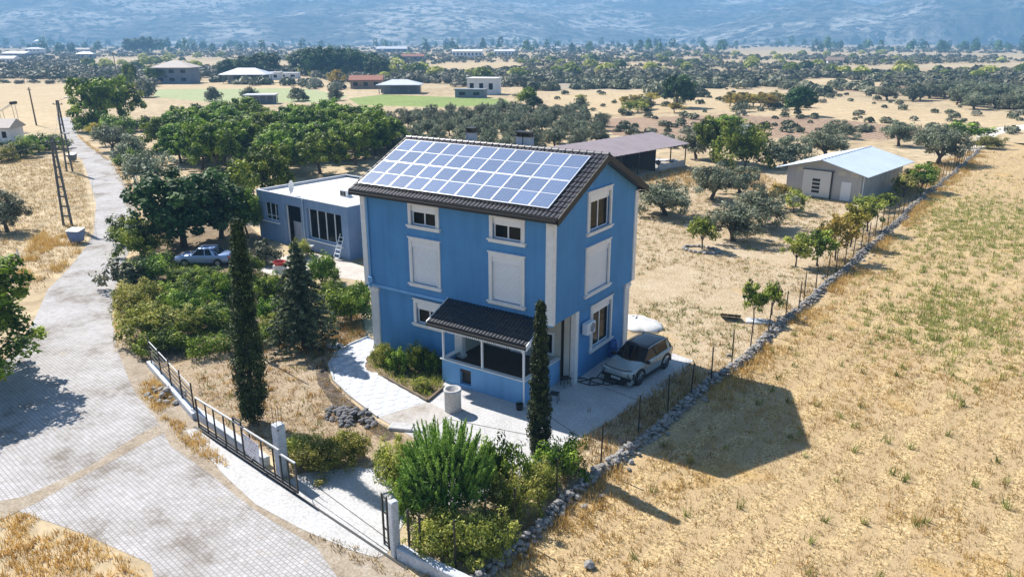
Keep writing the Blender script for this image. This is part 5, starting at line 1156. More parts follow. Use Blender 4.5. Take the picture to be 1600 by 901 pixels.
# fir with tiers
def conifer(name, label, px, py, h, r, leafm, tiers=15, n=10, l=.13):
    P = []; 
    for k in range(tiers):
        f = k / (tiers - 1); z = h * (.10 + .88 * f); R_ = r * (1 - f) ** .85 + .08
        for j in range(max(4, int(n * (1 - f * .6)))):
            a = j * 2.399 + k * 1.3 + rng.uniform(-.2, .2); e = R_ * rng.uniform(.75, 1.1)
            for u in np.linspace(.15, 1, 7): P.append((cos(a) * e * u, sin(a) * e * u, z - .28 * e * u * u + .12 * e * u + rng.normal(0, .03)))
    P = np.array(P); d = crown(.6, 1, 0, 0, 13, l, .3, .26, .6, .3, clumps=P, flat=.5)
    t = thing(name, label, 'tree', (*at(px, py), 0)); link('crown', npmesh('crown', d[0], d[1], leafm, d[2]), t); MB().tube((0, 0, -.1), (0, 0, h), .16, .02, 8).build('trunk', M_bark, t)
conifer('fir_tree', 'grey green tiered fir standing between the bungalow patio and the garden path', 475, 543, 6.2, 2.1, G_fir, tiers=17, n=13, l=.15)
# round pine with upright candles
nn = 560; d_ = unit(nn); d_[:, 2] = np.abs(d_[:, 2]) * 1.0 - .25; rad_ = rng.uniform(.35, 1, nn) ** .5; cl = d_ * rad_[:, None] * np.array([1.5, 1.5, 1.55]) + np.array([0, 0, 1.35])
V, F, T_ = [], [], []; V_, F_, t_1 = crown(1.5, 1, 0, 0, 34, .12, .14, .17, .2, 1.0, clumps=cl)
cand, cdir = [], []
for q in range(210):
    dq = unit(1)[0]; dq[2] = abs(dq[2]) * 1.1 - .12; dq /= np.linalg.norm(dq); p0 = dq * np.array([1.5, 1.5, 1.6]) * random.uniform(.82, 1.02) + np.array([0, 0, 1.3]); dr = dq * .55 + np.array([0, 0, .85]); dr /= np.linalg.norm(dr); ln_ = random.uniform(.45, .8)
    for j in range(70): f = j / 70; cand.append(p0 + dr * (ln_ * f - .1) + rng.normal(0, .034 * (1.15 - f), 3)); cdir.append(dr)
cand = np.array(cand); cdir = np.array(cdir); N_ = unit(len(cand)); T2 = unit(len(cand)) * .42 + cdir; V2, F2, t2 = leaves(cand, N_, T2, .085, .015, np.clip(rng.normal(.82, .16, len(cand)), 0, 1))
pn = thing('pine_tree', 'round bright green young pine with upright shoots beside the driveway', 'tree', (*at(697, 806), 0)); s_ = 1.04
c = link('crown', npmesh('crown', np.vstack([V_, V2]), np.vstack([F_, F2 + len(V_)]), G_pine, np.concatenate([t_1 * .75, t2])), pn); c.scale = (s_, s_, s_ * 1.1); MB().tube((0, 0, -.1), (0, 0, 2.0), .12, .05).build('trunk', M_bark, pn)
# (kind, name, label, px, py, height, radius)
TREES = [
 ('broad', 'leafy_tree', 'large bright green tree beside the bend at the far end of the road', 160, 203, 10.5, 5.2), ('broad', 'leafy_tree', 'bright green tree behind the road bend, joined to the largest roadside tree', 190, 190, 9, 4.6),
 ('broad', 'leafy_tree', 'small spreading tree with a bare visible trunk on the dry grass near the road', 283, 255, 5.6, 3.2),
 ('walnut', 'walnut_tree', 'big dark walnut tree shading the old blue car', 288, 386, 6.6, 3.9), ('walnut', 'walnut_tree', 'dark walnut tree behind the old blue car, close to the bungalow', 345, 372, 5.6, 3.0),
 ('broad', 'leafy_tree', 'fresh green tree beside the bungalow gable', 424, 318, 6.2, 2.7), ('green', 'leafy_tree', 'light green tree between the walnut and the bungalow corner', 375, 335, 5.6, 2.3), ('broad', 'leafy_tree', 'green tree pressed against the front corner of the bungalow', 388, 372, 4.6, 1.7),
 ('olive', 'olive_tree', 'grey olive tree overhanging the roadside fence', 205, 262, 4.6, 2.8), ('olive', 'olive_tree', 'grey olive tree behind the dark green roadside gate', 238, 285, 4.4, 2.8), ('olive', 'olive_tree', 'grey green olive beside the yellow leaved shrub at the road', 175, 236, 4.2, 2.6),
 ('yellow', 'yellow_shrub', 'yellow leaved shrub beside the road fence', 149, 218, 3.0, 1.3), ('green', 'leafy_shrub', 'green shrub beside the road fence next to the yellow shrub', 165, 228, 3.2, 1.8),
 ('road', 'roadside_tree', 'dark leafy roadside tree cut by the picture edge, casting its shade on the road', -68, 600, 7.2, 4.4),
 ('olive', 'olive_tree', 'small round olive with a bare stem on the straw lot by the road', 12, 362, 3.9, 2.0),
 ('olive', 'olive_tree', 'olive tree close behind the house gable, next to the white canopy', 1040, 336, 3.9, 2.9), ('olive', 'olive_tree', 'olive tree with a thick trunk in front of the open shed posts', 1111, 312, 3.9, 2.5), ('olive', 'olive_tree', 'small olive at the far row between the shed and the barn', 1156, 302, 3.1, 2.3),
 ('olive', 'olive_tree', 'dark rounded olive in the middle of the orchard', 1190, 354, 4.1, 2.6), ('olive', 'olive_tree', 'broad low olive behind the small stone ringed tree', 1146, 376, 3.2, 2.5), ('green', 'young_tree', 'small green tree standing in a ring of stones', 1097, 389, 2.8, 1.3),
 ('yellow', 'fruit_tree', 'yellow leaved shrub beside the dark rounded olive', 1219, 326, 2.7, 1.3), ('lemon', 'fruit_tree', 'yellow green shrub on the barn side of the orchard', 1240, 333, 2.4, 1.3),
 ('lemon', 'fruit_tree', 'yellow green fruit tree next to the round green one by the wire fence', 1243, 417, 2.7, 1.25), ('green', 'fruit_tree', 'round green fruit tree close to the wire fence', 1276, 416, 2.9, 1.35), ('yellow', 'fruit_tree', 'bright yellow fruit tree with a thin trunk by the wire fence', 1305, 407, 3.7, 1.35), ('yellow', 'fruit_tree', 'yellowing tree leaning on the wire fence behind the bright yellow one', 1328, 386, 3.6, 1.4), ('lemon', 'fruit_tree', 'yellow green tree by the wire fence facing the barn door', 1355, 362, 3.4, 1.6), ('green', 'fruit_tree', 'low green shrub between barn and wire fence', 1382, 330, 1.8, 1.4),
 ('green', 'fruit_tree', 'bushy green tree at the rear corner of the barn', 1437, 300, 3.4, 2.0), ('lemon', 'fruit_tree', 'yellow green shrub under the long side of the barn', 1412, 308, 2.6, 1.6),
 ('olive', 'olive_tree', 'big grey olive beyond the barn roof end', 1465, 256, 5.2, 3.4), ('olive', 'olive_tree', 'grey olive just behind the big olive at the barn end', 1470, 228, 3.6, 2.8), ('green', 'reed_bush', 'bright green reedy bush at the far end of the stone wall', 1514, 223, 3.6, 3.6), ('bush', 'dry_bush', 'dry brown bush where the stone wall ends', 1545, 232, 2.2, 2.4),
 ('gbush', 'dark_bush', 'large dark green bush behind the orchard, covering the pale tank', 1163, 262, 6.0, 3.4), ('broad', 'dark_tree', 'tall leafy tree beside the large dark bush behind the orchard', 1115, 252, 6.3, 3.2), ('olive', 'olive_tree', 'grey green olive between the open shed and the leafy tree', 1088, 248, 4.4, 2.4),
 ('olive', 'olive_tree', 'olive just behind the barn roof corner', 1228, 260, 4.0, 3.6), ('olive', 'olive_tree', 'olive with a broad crown peeping over the barn roof', 1292, 246, 4.8, 3.6), ('olive', 'olive_tree', 'pale olive on the brown earth beyond the barn ridge', 1404, 228, 4.0, 2.8), ('olive', 'olive_tree', 'small pale olive on the brown field edge', 1315, 216, 3.2, 2.4), ('green', 'green_bush', 'bright green bush on top of the bank behind the pale tank', 1140, 204, 3.0, 3.0),
 ('green', 'sapling', 'young tree with sparse crown beside the fence posts', 1178, 500, 2.6, .8), ('green', 'sapling', 'bushy sapling next to the wire fence posts', 1206, 492, 2.2, .75),
 ('walnut', 'round_tree', 'round dark green tree alone on the pale field', 1060, 168, 8.2, 4.3), ('walnut', 'round_tree', 'umbrella shaped dark tree alone on the straw plain', 1248, 181, 6.6, 3.5), ('green', 'green_bush', 'bright green bushy tree at the end of the green field', 823, 170, 5.6, 3.2), ('walnut', 'dark_bush', 'dark bush in front of the bright tree at the end of the green field', 835, 172, 3.4, 2.0),
 ('yellow', 'autumn_tree', 'orange brown tree beside the red roofed farm house', 525, 137, 6.6, 3.0), ('dbush', 'round_shrub', 'round dark shrub at the edge of the green field', 523, 157, 4.0, 2.6), ('dbush', 'round_shrub', 'large round grey shrub on the crop rows', 467, 158, 4.0, 3.0), ('dbush', 'round_shrub', 'dark round shrub alone in the pale crop rows', 333, 158, 4.2, 2.4), ('dbush', 'round_shrub', 'grey shrub on the crop rows behind the carport', 390, 152, 3.2, 2.6),
 ('dbush', 'round_shrub', 'grey bushy tree behind the largest roadside tree', 228, 152, 5.4, 3.6), ('green', 'garden_tree', 'green tree beside the two storey grey blue house', 245, 131, 7.0, 4.2), ('broad', 'thin_tree', 'slender forked tree rising beside the slender pole', 205, 140, 9.0, 3.0),
 ('lemon', 'field_tree', 'yellowish tree with a clear trunk beside the brown hut', 1408, 115, 7.0, 4.6),
 ('gbush', 'cottage_bush', 'dark green bush under the wall of the white cottage', 30, 246, 2.6, 2.6), ('gbush', 'cottage_bush', 'dark green bush between the white cottage and the wooden pole', 62, 238, 3.0, 2.8), ('bush', 'cottage_bush', 'yellow green bush near the picture edge below the white cottage', 4, 252, 2.4, 2.4), ('dbush', 'cottage_bush', 'grey twiggy heap of brush beside the road opposite the cottage', 84, 232, 2.2, 2.4),
 ('gbush', 'roadside_bush', 'green bush filling the gap under the large roadside tree', 140, 206, 3.6, 3.2), ('gbush', 'roadside_bush', 'dark bush behind the yellow leaved shrub', 185, 214, 4.0, 3.6), ('gbush', 'roadside_bush', 'green bush between the roadside olives', 215, 268, 2.8, 2.4), ('dbush', 'roadside_bush', 'brown bush on the dry ground behind the roadside trees', 232, 205, 3.0, 3.0),
 # garden in front
 ('gbush', 'garden_bush', 'green bush at the road edge just below the walnut branches', 205, 378, 2.4, 1.9), ('dbush', 'garden_bush', 'grey green bush where the road narrows beside the garden', 200, 448, 2.0, 1.6), ('gbush', 'garden_bush', 'green bush between the grey green roadside bush and the old blue car', 268, 478, 1.6, 1.5), ('gbush', 'garden_bush', 'leafy green bush in front of the old car bonnet', 285, 440, 1.0, 1.2), ('gbush', 'garden_bush', 'tall bush beside the rear of the old blue car', 386, 436, 1.8, 1.1), ('gbush', 'garden_bush', 'green bush in the middle of the garden', 330, 510, 1.5, 1.5), ('bush', 'garden_bush', 'yellow green bush between the large roadside bush and the hedge', 275, 525, 1.8, 1.6), ('gbush', 'garden_bush', 'dark bush at the far end of the railings', 262, 548, 1.4, 1.2), ('gbush', 'garden_bush', 'pale bush to the road side of the fir', 425, 470, 1.9, 1.3), ('bush', 'garden_bush', 'dry yellow bush at the foot of the fir', 440, 515, 1.3, 1.2), ('gbush', 'garden_bush', 'dark green bush behind the fir at the patio edge', 505, 445, 2.2, 1.3), ('dbush', 'garden_bush', 'grey twiggy bush beside the patio crates', 415, 412, 1.8, 1.2), ('gbush', 'garden_bush', 'low green bush against the house corner next to the dark one', 566, 478, 1.6, .9),
 ('bush', 'yellow_bush', 'large yellow green bush at the road end of the railings', 238, 530, 2.4, 2.0), ('bush', 'yellow_bush', 'loose yellow green bush on the road verge below the dead branches', 220, 490, 2.3, 1.9), ('gbush', 'green_bush', 'leafy green bush between the road and the old blue car', 238, 440, 2.0, 1.6), ('gbush', 'green_bush', 'fresh green bush just in front of the old blue car', 322, 452, 1.6, 1.4), ('gbush', 'green_bush', 'green leafy bush by the road opposite the blue bin', 222, 400, 2.6, 1.9), ('gbush', 'green_bush', 'tall green stems in the garden beside the tall cypress', 352, 470, 2.0, 1.3), ('gbush', 'green_bush', 'deep green shrub in the garden above the hedge', 292, 492, 1.8, 1.5), ('gbush', 'green_bush', 'low bush on the bare patch behind the tall cypress', 420, 505, 1.5, 1.1), ('gbush', 'green_bush', 'dark green bush against the blue house corner', 548, 500, 2.4, 1.6), ('gbush', 'green_bush', 'low green bush between the fir and the house corner', 520, 478, 1.7, 1.2), ('bush', 'rose_bush', 'sparse rose bush on the bungalow patio edge', 462, 446, 1.1, .8), ('bush', 'rose_bush', 'pale shrub in front of the bungalow porch panel', 470, 402, 1.6, 1.0),
 ('bush', 'broom_bush', 'wide yellow green broom bush behind the gate pillar', 508, 732, 1.5, 1.25), ('bush', 'broom_bush', 'dense yellow green broom shrub touching the gate pillar', 470, 722, 1.4, .9), ('bush', 'broom_bush', 'golden green bush against the driveway on the bare yard', 545, 716, 1.35, .9),
 ('bush', 'laurel_bush', 'loose green bush between driveway and round pine', 622, 760, 2.2, 1.0), ('bush', 'laurel_bush', 'yellow green bush in front of the round pine at the gate', 690, 860, 1.7, 1.15), ('bush', 'laurel_bush', 'yellow leaved bush below the round pine, next to the low wall', 752, 872, 1.8, 1.2), ('gbush', 'laurel_bush', 'tall airy green shrub between round pine and slim cypress', 775, 775, 2.6, 1.0), ('bush', 'laurel_bush', 'golden bush near the white block behind the wall', 800, 806, 1.9, 1.1), ('gbush', 'laurel_bush', 'dark shrub at the foot of the slim cypress', 880, 748, 1.8, .95), ('bush', 'laurel_bush', 'small yellow shrub between the slim cypress and the stone wall', 848, 770, 1.4, .9), ('gbush', 'laurel_bush', 'green bush near the gate pillar with the steel frame', 648, 812, 1.9, .85),
 ('gbush', 'garden_shrub', 'dark leafy shrub in the bed under the ground floor window', 652, 578, 1.5, .65), ('bush', 'garden_shrub', 'reddish yellow shrub in the bed next to the house corner', 598, 566, 1.2, .7), ('gbush', 'garden_shrub', 'green shrub in the middle of the bed beside the path', 622, 578, 1.2, .7), ('bush', 'garden_shrub', 'low yellow plant near the bed edging', 660, 606, .6, .55), ('gbush', 'garden_shrub', 'dark shrub against the porch side wall', 676, 580, 1.1, .5),
]
for i, a in enumerate(TREES): tree(a[0], a[1], a[2], 'shrub' if 'bush' in a[1] or 'shrub' in a[1] else 'tree', a[3], a[4], a[5], a[6], i)
# clipped hedge behind the railings
hd = crown(1, 1, 0, 0, 34, .07, .5, .34, .5, .3, clumps=np.stack([rng.uniform(0, 5.6, 190), rng.uniform(-.45, .45, 190), rng.uniform(.15, 1.05, 190)], 1))
a, b = Vector(at(298, 560)), Vector(at(372, 545)); ho = link('hedge', npmesh('hedge', hd[0], hd[1], G_green, hd[2]), None, (a.x, a.y, 0)); ho.rotation_euler = (0, 0, math.atan2((b - a).y, (b - a).x)); tag(ho, 'low clipped green hedge between the railings and the tall cypress', 'hedge')
# plantation of bright green trees left of the house, filling its polygon
PL_ = ats([(252, 236), (330, 272), (400, 285), (470, 280), (560, 268), (620, 240), (600, 222), (520, 212), (400, 212), (300, 212)])
pts = []; tries = 0
while len(pts) < 46 and tries < 6000:
    tries += 1; p = np.array([rng.uniform(min(q[0] for q in PL_), max(q[0] for q in PL_)), rng.uniform(min(q[1] for q in PL_), max(q[1] for q in PL_))])
    if inpoly(p[:1], p[1:], PL_)[0] and all(np.hypot(*(p - q)) > 3.6 for q in pts): pts.append(p)
for i, p in enumerate(pts): tree('broad', 'orchard_tree', 'bright green tree of the dense plantation behind the bungalow', 'tree', 0, 0, rng.uniform(5.2, 7.2), rng.uniform(2.9, 3.8), i, 'bright green plantation trees behind the bungalow', tuple(p))
# rows of grey olives behind the house
OL = ats([(596, 196), (640, 188), (780, 172), (905, 180), (945, 196), (925, 240), (850, 250), (640, 250), (600, 240)])
cnt = 0; u0 = np.array([.35, .94]); v0 = np.array([.94, -.35]); o0 = np.array(OL).mean(0)
for i in range(-22, 23):
    for j in range(-22, 23):
        p = o0 + u0 * i * 4.6 + v0 * j * 5.0 + rng.normal(0, .5, 2)
        if inpoly(p[:1], p[1:], OL)[0] and rng.random() < .93: tree('olive', 'olive_tree', 'grey olive tree in the planted rows behind the blue house', 'tree', 0, 0, rng.uniform(2.4, 3.4), rng.uniform(1.25, 1.8), cnt, 'olive trees in rows behind the blue house', tuple(p)); cnt += 1
OB = ats([(1375, 158), (1420, 150), (1640, 146), (1640, 178), (1440, 172)]); c2 = 0
while c2 < 46:
    p = np.array([rng.uniform(min(q[0] for q in OB), max(q[0] for q in OB)), rng.uniform(min(q[1] for q in OB), max(q[1] for q in OB))])
    if inpoly(p[:1], p[1:], OB)[0]: tree('olive', 'olive_tree', 'olive tree in the loose grove on the straw plain near the pale track', 'tree', 0, 0, rng.uniform(3.5, 5.2), rng.uniform(2.4, 3.6), c2, 'olives of the grove near the pale track', tuple(p)); c2 += 1
for i in range(26):
    px, py = (rng.uniform(890, 1260), rng.uniform(160, 178)) if i < 18 else (rng.uniform(1300, 1640), rng.uniform(132, 150)); k = ('lemon', 'dbush', 'yellow')[i % 3] if i < 18 else 'dbush'
    tree(k, 'field_bush', ('yellow tinted bush in the sparse row across the pale field', 'grey green bush in the sparse row across the pale field', 'golden bush in the sparse row across the pale field')[i % 3] if i < 18 else 'dark bush on the red ploughed ground', 'shrub', px, py, rng.uniform(2, 3.4), rng.uniform(1.6, 2.8), i, ('yellow tinted bushes across the pale field', 'grey green bushes across the pale field', 'golden bushes across the pale field')[i % 3] if i < 18 else 'dark bushes on the red ploughed ground')
for i in range(7): tree('yellow', 'autumn_bush', 'orange yellow bush in the cluster beside the umbrella shaped tree', 'shrub', 1140 + i * 12, 166 + 3 * (i % 2), 3.6, 2.6, i, 'orange yellow bushes near the umbrella shaped tree')
for i in range(7): tree('dbush', 'brush_heap', 'low dark brush heap in the row across the hay field', 'shrub', -18 + i * 24, 131 - (i % 2), 1.6, 2.4, i, 'dark brush heaps on the hay field')
# dark pines behind the pale pavilion
for i, (px, py, h, r_) in enumerate(((392, 121, 10, 7), (415, 118, 11, 8), (480, 117, 13, 9), (500, 119, 14, 9), (522, 116, 12, 8), (548, 118, 13, 9), (575, 116, 11, 8), (590, 121, 9, 6), (355, 120, 8, 5), (210, 84, 20, 14), (232, 84, 22, 14))):
    tree('walnut', 'dark_pine', 'broad dark pine in the windbreak behind the farm buildings' if i < 9 else 'broad bluish tree of the tall clump in front of the mountain', 'tree', px, py, h, r_, i, 'dark pines of the windbreak' if i < 9 else 'tall bluish clump')
# far countryside: scrub, olives and poplars thinning with distance
def far_crowns(P, hs, rs, nl, flatness, asp):
    n = len(P); k = np.repeat(np.arange(n), nl); d = unit(len(k)); d[:, 2] = np.abs(d[:, 2]) * 1.1 - .25; rr = rng.uniform(.55, 1, len(k)) ** .6
    c = np.stack([P[k, 0] + d[:, 0] * rs[k] * rr, P[k, 1] + d[:, 1] * rs[k] * rr, hs[k] * (.34 + .5 * d[:, 2] * rr)], 1); c[:, 2] = np.maximum(c[:, 2], .15)
    N = d + unit(len(k)) * .6 + np.array([0, 0, .3]); N /= np.linalg.norm(N, axis=1)[:, None]; T = unit(len(k)) + np.array([0, 0, asp]); ls = rs[k] * rng.uniform(.28, .5, len(k))
    return leaves(c, N, T, ls, ls * .6, np.clip(rng.uniform(.1, .9, n)[k] + rng.normal(0, .15, len(k)), 0, 1))
KEEP = [ats(q) for q in ([(545, 150), (800, 150), (810, 172), (545, 172)], [(240, 134), (545, 134), (545, 165), (240, 165)], [(-300, 124), (130, 124), (130, 220), (-300, 220)], [(850, 150), (1130, 142), (1260, 150), (1640, 154), (1640, 235), (1480, 235), (850, 180)], [(620, 108), (700, 99), (800, 98), (820, 108), (720, 114)], [(250, 128), (480, 118), (560, 140), (250, 139)], [(1300, 104), (1640, 98), (1640, 110), (1300, 116)], [(840, 129), (1100, 126), (1180, 133), (980, 140), (850, 140)], [(1210, 128), (1300, 122), (1400, 132), (1260, 142)], [(900, 101), (1010, 98), (1080, 101), (960, 106)])]
def sample_far(n, y0, y1, x0=-450, x1=2050, thr=.35, ns=(60, 3)):
    px = rng.uniform(x0, x1, n); py = y0 + (y1 - y0) * rng.uniform(0, 1, n); P = np.array([at(a, b) for a, b in zip(px, py)]); ok = np.ones(n, bool)
    for q in KEEP: ok &= ~inpoly(P[:, 0], P[:, 1], q)
    ok &= vnoise(np.stack([px * .3, py * 9], 1), ns[0], ns[1]) > thr; return P[ok], py[ok]
P, py = sample_far(14000, 66, 136, thr=.27); dist = np.hypot(P[:, 0] - CAM[0], P[:, 1] - CAM[1])
rs = np.minimum(rng.uniform(.8, 2.0, len(P)) * (1 + dist / 1000), 5); hs = rs * rng.uniform(1.1, 1.7, len(P)); near = dist < 420
d = far_crowns(P[near], hs[near], rs[near], 75, 0, .2); o = link('olive_scrub', npmesh('olive_scrub', d[0], d[1], G_scrub, d[2])); tag(o, kind='stuff')
d = far_crowns(P[~near], hs[~near], rs[~near], 30, 0, .2); o = link('distant_grove', npmesh('distant_grove', d[0], d[1], G_scrub, d[2])); tag(o, kind='stuff')
P, py = sample_far(600, 65, 86, thr=.25); dist = np.hypot(P[:, 0] - CAM[0], P[:, 1] - CAM[1]); rs = rng.uniform(1.5, 3.0, len(P)) * (1 + dist / 1200); hs = rs * rng.uniform(3.2, 5, len(P))
d = far_crowns(P, hs, rs, 60, 0, 1.0); o = link('distant_cypresses', npmesh('distant_cypresses', d[0], d[1], G_dark, d[2])); tag(o, kind='stuff')
P, py = sample_far(420, 84, 126, thr=.45, ns=(90, 9)); rs = rng.uniform(2.5, 5, len(P)); d = far_crowns(P, rs * 1.5, rs, 110, 0, .3); o = link('distant_broadleaves', npmesh('distant_broadleaves', d[0], d[1], G_ygrn, d[2])); tag(o, kind='stuff')
P, py = sample_far(420, 132, 178, 560, 2000, thr=.5, ns=(70, 5)); P = np.vstack([P, [at(a, b) for a, b in zip(rng.uniform(850, 1640, 170), rng.uniform(138, 212, 170))], [at(a, b) for a, b in zip(rng.uniform(940, 1240, 70), rng.uniform(196, 232, 70))]]); rs = rng.uniform(.5, 1.4, len(P)); d = far_crowns(P, rs * 1.2, rs, 60, 0, .2); o = link('field_scrub', npmesh('field_scrub', d[0], d[1], G_scrub, d[2])); tag(o, kind='stuff')

HR = []
for a, b, n, j in (((790, 128), (1210, 131), 90, 3), ((1195, 128), (1300, 152), 46, 3), ((1290, 121), (1640, 123), 60, 2), ((830, 141), (1010, 137), 40, 2), ((1290, 134), (1420, 150), 34, 3), ((1330, 126), (1560, 128), 40, 2), ((1020, 140), (1200, 136), 34, 2), ((620, 128), (760, 122), 46, 3), ((780, 118), (900, 122), 40, 3), ((0, 118), (260, 126), 60, 4), ((330, 128), (420, 133), 20, 2), ((440, 130), (540, 140), 14, 3), ((1100, 150), (1010, 146), 14, 2)):
    for t in rng.uniform(0, 1, n): HR.append(at(a[0] + (b[0] - a[0]) * t + rng.normal(0, 5), a[1] + (b[1] - a[1]) * t + rng.normal(0, j * .6)))
P = np.array(HR); rs = rng.uniform(1.2, 3.2, len(P)); d = far_crowns(P, rs * 1.25, rs, 90, 0, .2); o = link('hedgerow_scrub', npmesh('hedgerow_scrub', d[0], d[1], G_scrub, d[2])); tag(o, kind='stuff')

# ================================================================== GRASS, STUBBLE, WEEDS
def grass(name, P, nb, h, spread, wdt, leafm, tl=(.2, .9), lean=.5, tn=None, z=0.):
    n = len(P); k = np.repeat(np.arange(n), nb); m = len(k); a = rng.uniform(0, 6.28, m); hh = h * rng.uniform(.45, 1.25, m) * rng.uniform(.6, 1.2, n)[k]
    bx = P[k, 0] + rng.normal(0, spread, m); by = P[k, 1] + rng.normal(0, spread, m); l = hh * lean * rng.uniform(.1, 1, m); ww = wdt * rng.uniform(.6, 1.3, m); c, s = np.cos(a), np.sin(a); b2 = rng.uniform(0, 6.28, m)
    V = np.stack([np.stack([bx - s * ww, by + c * ww, np.full(m, z - .01)], 1), np.stack([bx + s * ww, by - c * ww, np.full(m, z - .01)], 1), np.stack([bx + l * np.cos(b2), by + l * np.sin(b2), z + hh], 1)], 1).reshape(-1, 3)
    t = rng.uniform(tl[0], tl[1], n) if tn is None else tn; t = np.clip(t[k] + rng.normal(0, .12, m), 0, 1)
    o = link(name, npmesh(name, V, np.arange(3 * m).reshape(m, 3), leafm, np.repeat(t, 3))); tag(o, kind='stuff'); return o
FIELD = [(p[0] + .9, p[1]) for p in WALL] + ats([(1700, 245), (2100, 400), (2300, 760), (1950, 1150), (720, 1080)])
P = scatter(FIELD, 24); dd = np.hypot(P[:, 0] - CAM[0], P[:, 1] - CAM[1]); k = rng.uniform(0, 1, len(P)) < np.clip(38 / dd, 0, 1) ** 1.6; P = P[k]
grass('stubble', P, 4, .15, .07, .016, G_straw, (.25, 1.0), .8, tn=np.clip(.35 + .65 * vnoise(P, 1.6, 4), 0, 1))
k = vnoise(P, 3.2, 8) > .62; grass('golden_stubble', P[k][::2], 4, .22, .1, .018, G_gold, (.3, .9), .7)
g_ = vnoise(P, 4.5, 2); gp_ = at(1540, 350); gm_ = np.exp(-((P[:, 0] - gp_[0]) / 6) ** 2 - ((P[:, 1] - gp_[1]) / 16) ** 2) + .8 * np.exp(-((P[:, 0] - at(1480, 500)[0]) / 3.5) ** 2 - ((P[:, 1] - at(1480, 500)[1]) / 6) ** 2)
k = rng.uniform(0, 1, len(P)) < gm_ * .8; grass('green_weeds', P[k], 9, .34, .14, .03, G_weed, (.3, 1), .6)
k = (rng.uniform(0, 1, len(P)) < .006) ; grass('weed_tufts', P[k], 18, .42, .09, .02, G_weed, (.05, .8), .7)
k = (rng.uniform(0, 1, len(P)) < .010); grass('dry_stalks', P[k], 10, .4, .1, .014, G_gold, (.0, .6), .5)
# golden grass along the wall foot
s = rng.uniform(0, seg[-1], 5200); P = np.array([onwall(a, b) for a, b in zip(s, rng.gamma(1.7, .42, len(s)) + .12)]); P = P[vnoise(P, 2.4, 6) > .42]; grass('wall_grass', P, 5, .36, .1, .02, G_gold, (.2, 1), .7)
s = rng.uniform(0, seg[-1] * .9, 2600); P = np.array([onwall(a, -b) for a, b in zip(s, rng.gamma(1.7, .4, len(s)) + .12)]); P = P[vnoise(P, 2., 7) > .4]; grass('fence_grass', P, 5, .34, .1, .018, G_straw, (.1, .9), .7)
# orchard ground
ORCH = ats([(1005, 540), (1083, 560), (1150, 560), (1290, 440), (1430, 310), (1400, 290), (1225, 305), (1160, 275), (1000, 280), (985, 440)])
P = scatter(ORCH, 9); P = P[vnoise(P, 3.5, 3) > .36]; grass('orchard_grass', P, 5, .17, .1, .02, G_straw, (.1, .9), .9)
k = rng.uniform(0, 1, len(P)) < .07; grass('orchard_weeds', P[k], 12, .22, .14, .025, G_weed, (.0, .8), .9)
P = scatter(ats([(960, 288), (1222, 300), (1215, 285), (1180, 266), (980, 262)]), 4); grass('dry_grass', P, 7, .45, .16, .03, G_gold, (.1, .9), .7)
P = scatter(ats([(1380, 275), (1440, 262), (1530, 232), (1500, 255), (1435, 305), (1410, 305)]), 4); grass('dry_grass', P, 7, .5, .16, .03, G_gold, (.1, .9), .7)
P = scatter(ats([(905, 690), (1083, 566), (1110, 600), (1000, 690), (930, 745), (870, 760)]), 26); grass('bank_grass', P, 5, .42, .1, .017, G_straw, (.0, .6), .7)
P = scatter(ats([(1000, 470), (1160, 480), (1150, 560), (1060, 545), (990, 520)]), 3.0); grass('low_weeds', P, 8, .18, .12, .03, G_weed, (.0, .7), 1.0)
# yard, verges, left lot
YARD = ats([(300, 570), (440, 535), (560, 525), (520, 570), (556, 640), (640, 690), (560, 722), (470, 735), (400, 690), (320, 640)])
P = scatter(YARD, 22); grass('yard_grass', P[vnoise(P, 1.7, 1) > .45], 4, .14, .08, .016, G_straw, (.1, .8), .9)
P = scatter(YARD, 2.2); grass('yard_weeds', P, 14, .26, .12, .018, G_gold, (.0, .5), .8)
P = scatter(YARD, .7); grass('yard_weeds', P, 12, .22, .12, .022, G_weed, (.0, .5), .9)
P = scatter(ats([(560, 728), (700, 700), (640, 742)]), 20); grass('dry_tufts', P, 5, .2, .1, .018, G_straw, (.1, .9), .8)
P = scatter(ats([(205, 600), (240, 585), (300, 660), (345, 715), (390, 765), (372, 770), (300, 705), (245, 645)]), 60); grass('verge_grass', P[vnoise(P, 1.2, 5) > .4], 6, .28, .08, .016, G_gold, (.2, 1), .8)
P = scatter(ats([(182, 555), (200, 480), (190, 470), (178, 500)]) , 20); grass('verge_grass', P, 6, .3, .08, .016, G_gold, (.2, 1), .8)
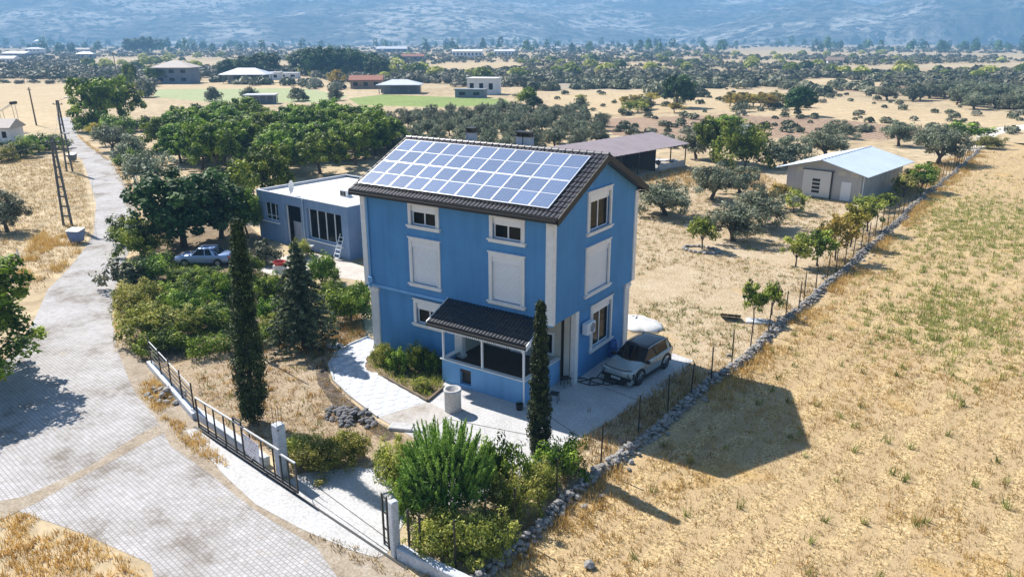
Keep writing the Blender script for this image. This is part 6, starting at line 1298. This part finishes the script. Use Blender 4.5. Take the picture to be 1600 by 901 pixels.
P = scatter(ats([(0, 240), (128, 255), (140, 320), (145, 370), (120, 400), (60, 455), (-60, 470), (-60, 300)]), 6); grass('lot_grass', P, 6, .3, .14, .02, G_straw, (.2, .9), .8)
P = scatter(ats([(50, 372), (110, 350), (125, 395), (95, 425), (60, 440), (20, 430)]), 16); grass('tall_golden_grass', P[vnoise(P, 1.6, 5) > .5], 7, .55, .12, .02, G_gold, (.2, 1), .6)
P = scatter(ats([(-60, 830), (30, 800), (120, 835), (225, 885), (240, 930), (-60, 930)]), 45); grass('corner_grass', P[vnoise(P, 1.0, 5) > .35], 6, .26, .08, .016, G_gold, (.1, 1), .8)
P = scatter(ats([(118, 208), (150, 233), (186, 262), (218, 308), (222, 370), (210, 385), (196, 300), (172, 255), (140, 232)]), 6); grass('roadside_grass', P, 6, .3, .12, .02, G_gold, (.1, .9), .8)
P = scatter(ats([(600, 895), (760, 890), (740, 920), (640, 915), (560, 880), (480, 835), (500, 835), (600, 872)]), 30); grass('kerb_grass', P, 5, .2, .08, .016, G_straw, (.1, .9), .8)
P = scatter(ats([(575, 560), (600, 540), (690, 578), (696, 600), (668, 622), (600, 590)]), 30); grass('bed_plants', P, 5, .25, .1, .03, G_ygrn, (.0, .8), .8)
P = scatter(ats([(240, 560), (240, 400), (330, 420), (440, 430), (560, 480), (560, 520), (440, 525), (320, 555)]), 9); grass('garden_weeds', P[vnoise(P, 2., 3) > .4], 8, .5, .16, .03, G_green, (.1, .9), .8)
P = scatter(ats([(430, 525), (560, 490), (575, 525), (500, 560), (430, 540)]), 22); grass('red_brown_grass', P, 6, .32, .1, .016, G_gold, (.0, .4), .7)

# ================================================================== HAZE
hz = MB().box(-10000, 6000, -2000, 9800, -1, 440); m = bpy.data.materials.new('haze_air'); m.use_nodes = True; n = m.node_tree; n.nodes.remove(n.nodes['Principled BSDF'])
pv = add(n, 'ShaderNodeVolumePrincipled'); pv.inputs['Color'].default_value = (.29, .60, 1.0, 1); pv.inputs['Density'].default_value = 4.4e-4; pv.inputs['Anisotropy'].default_value = .0
n.links.new(pv.outputs[0], n.nodes['Material Output'].inputs['Volume']); ho = hz.build('haze', m); tag(ho, kind='stuff')
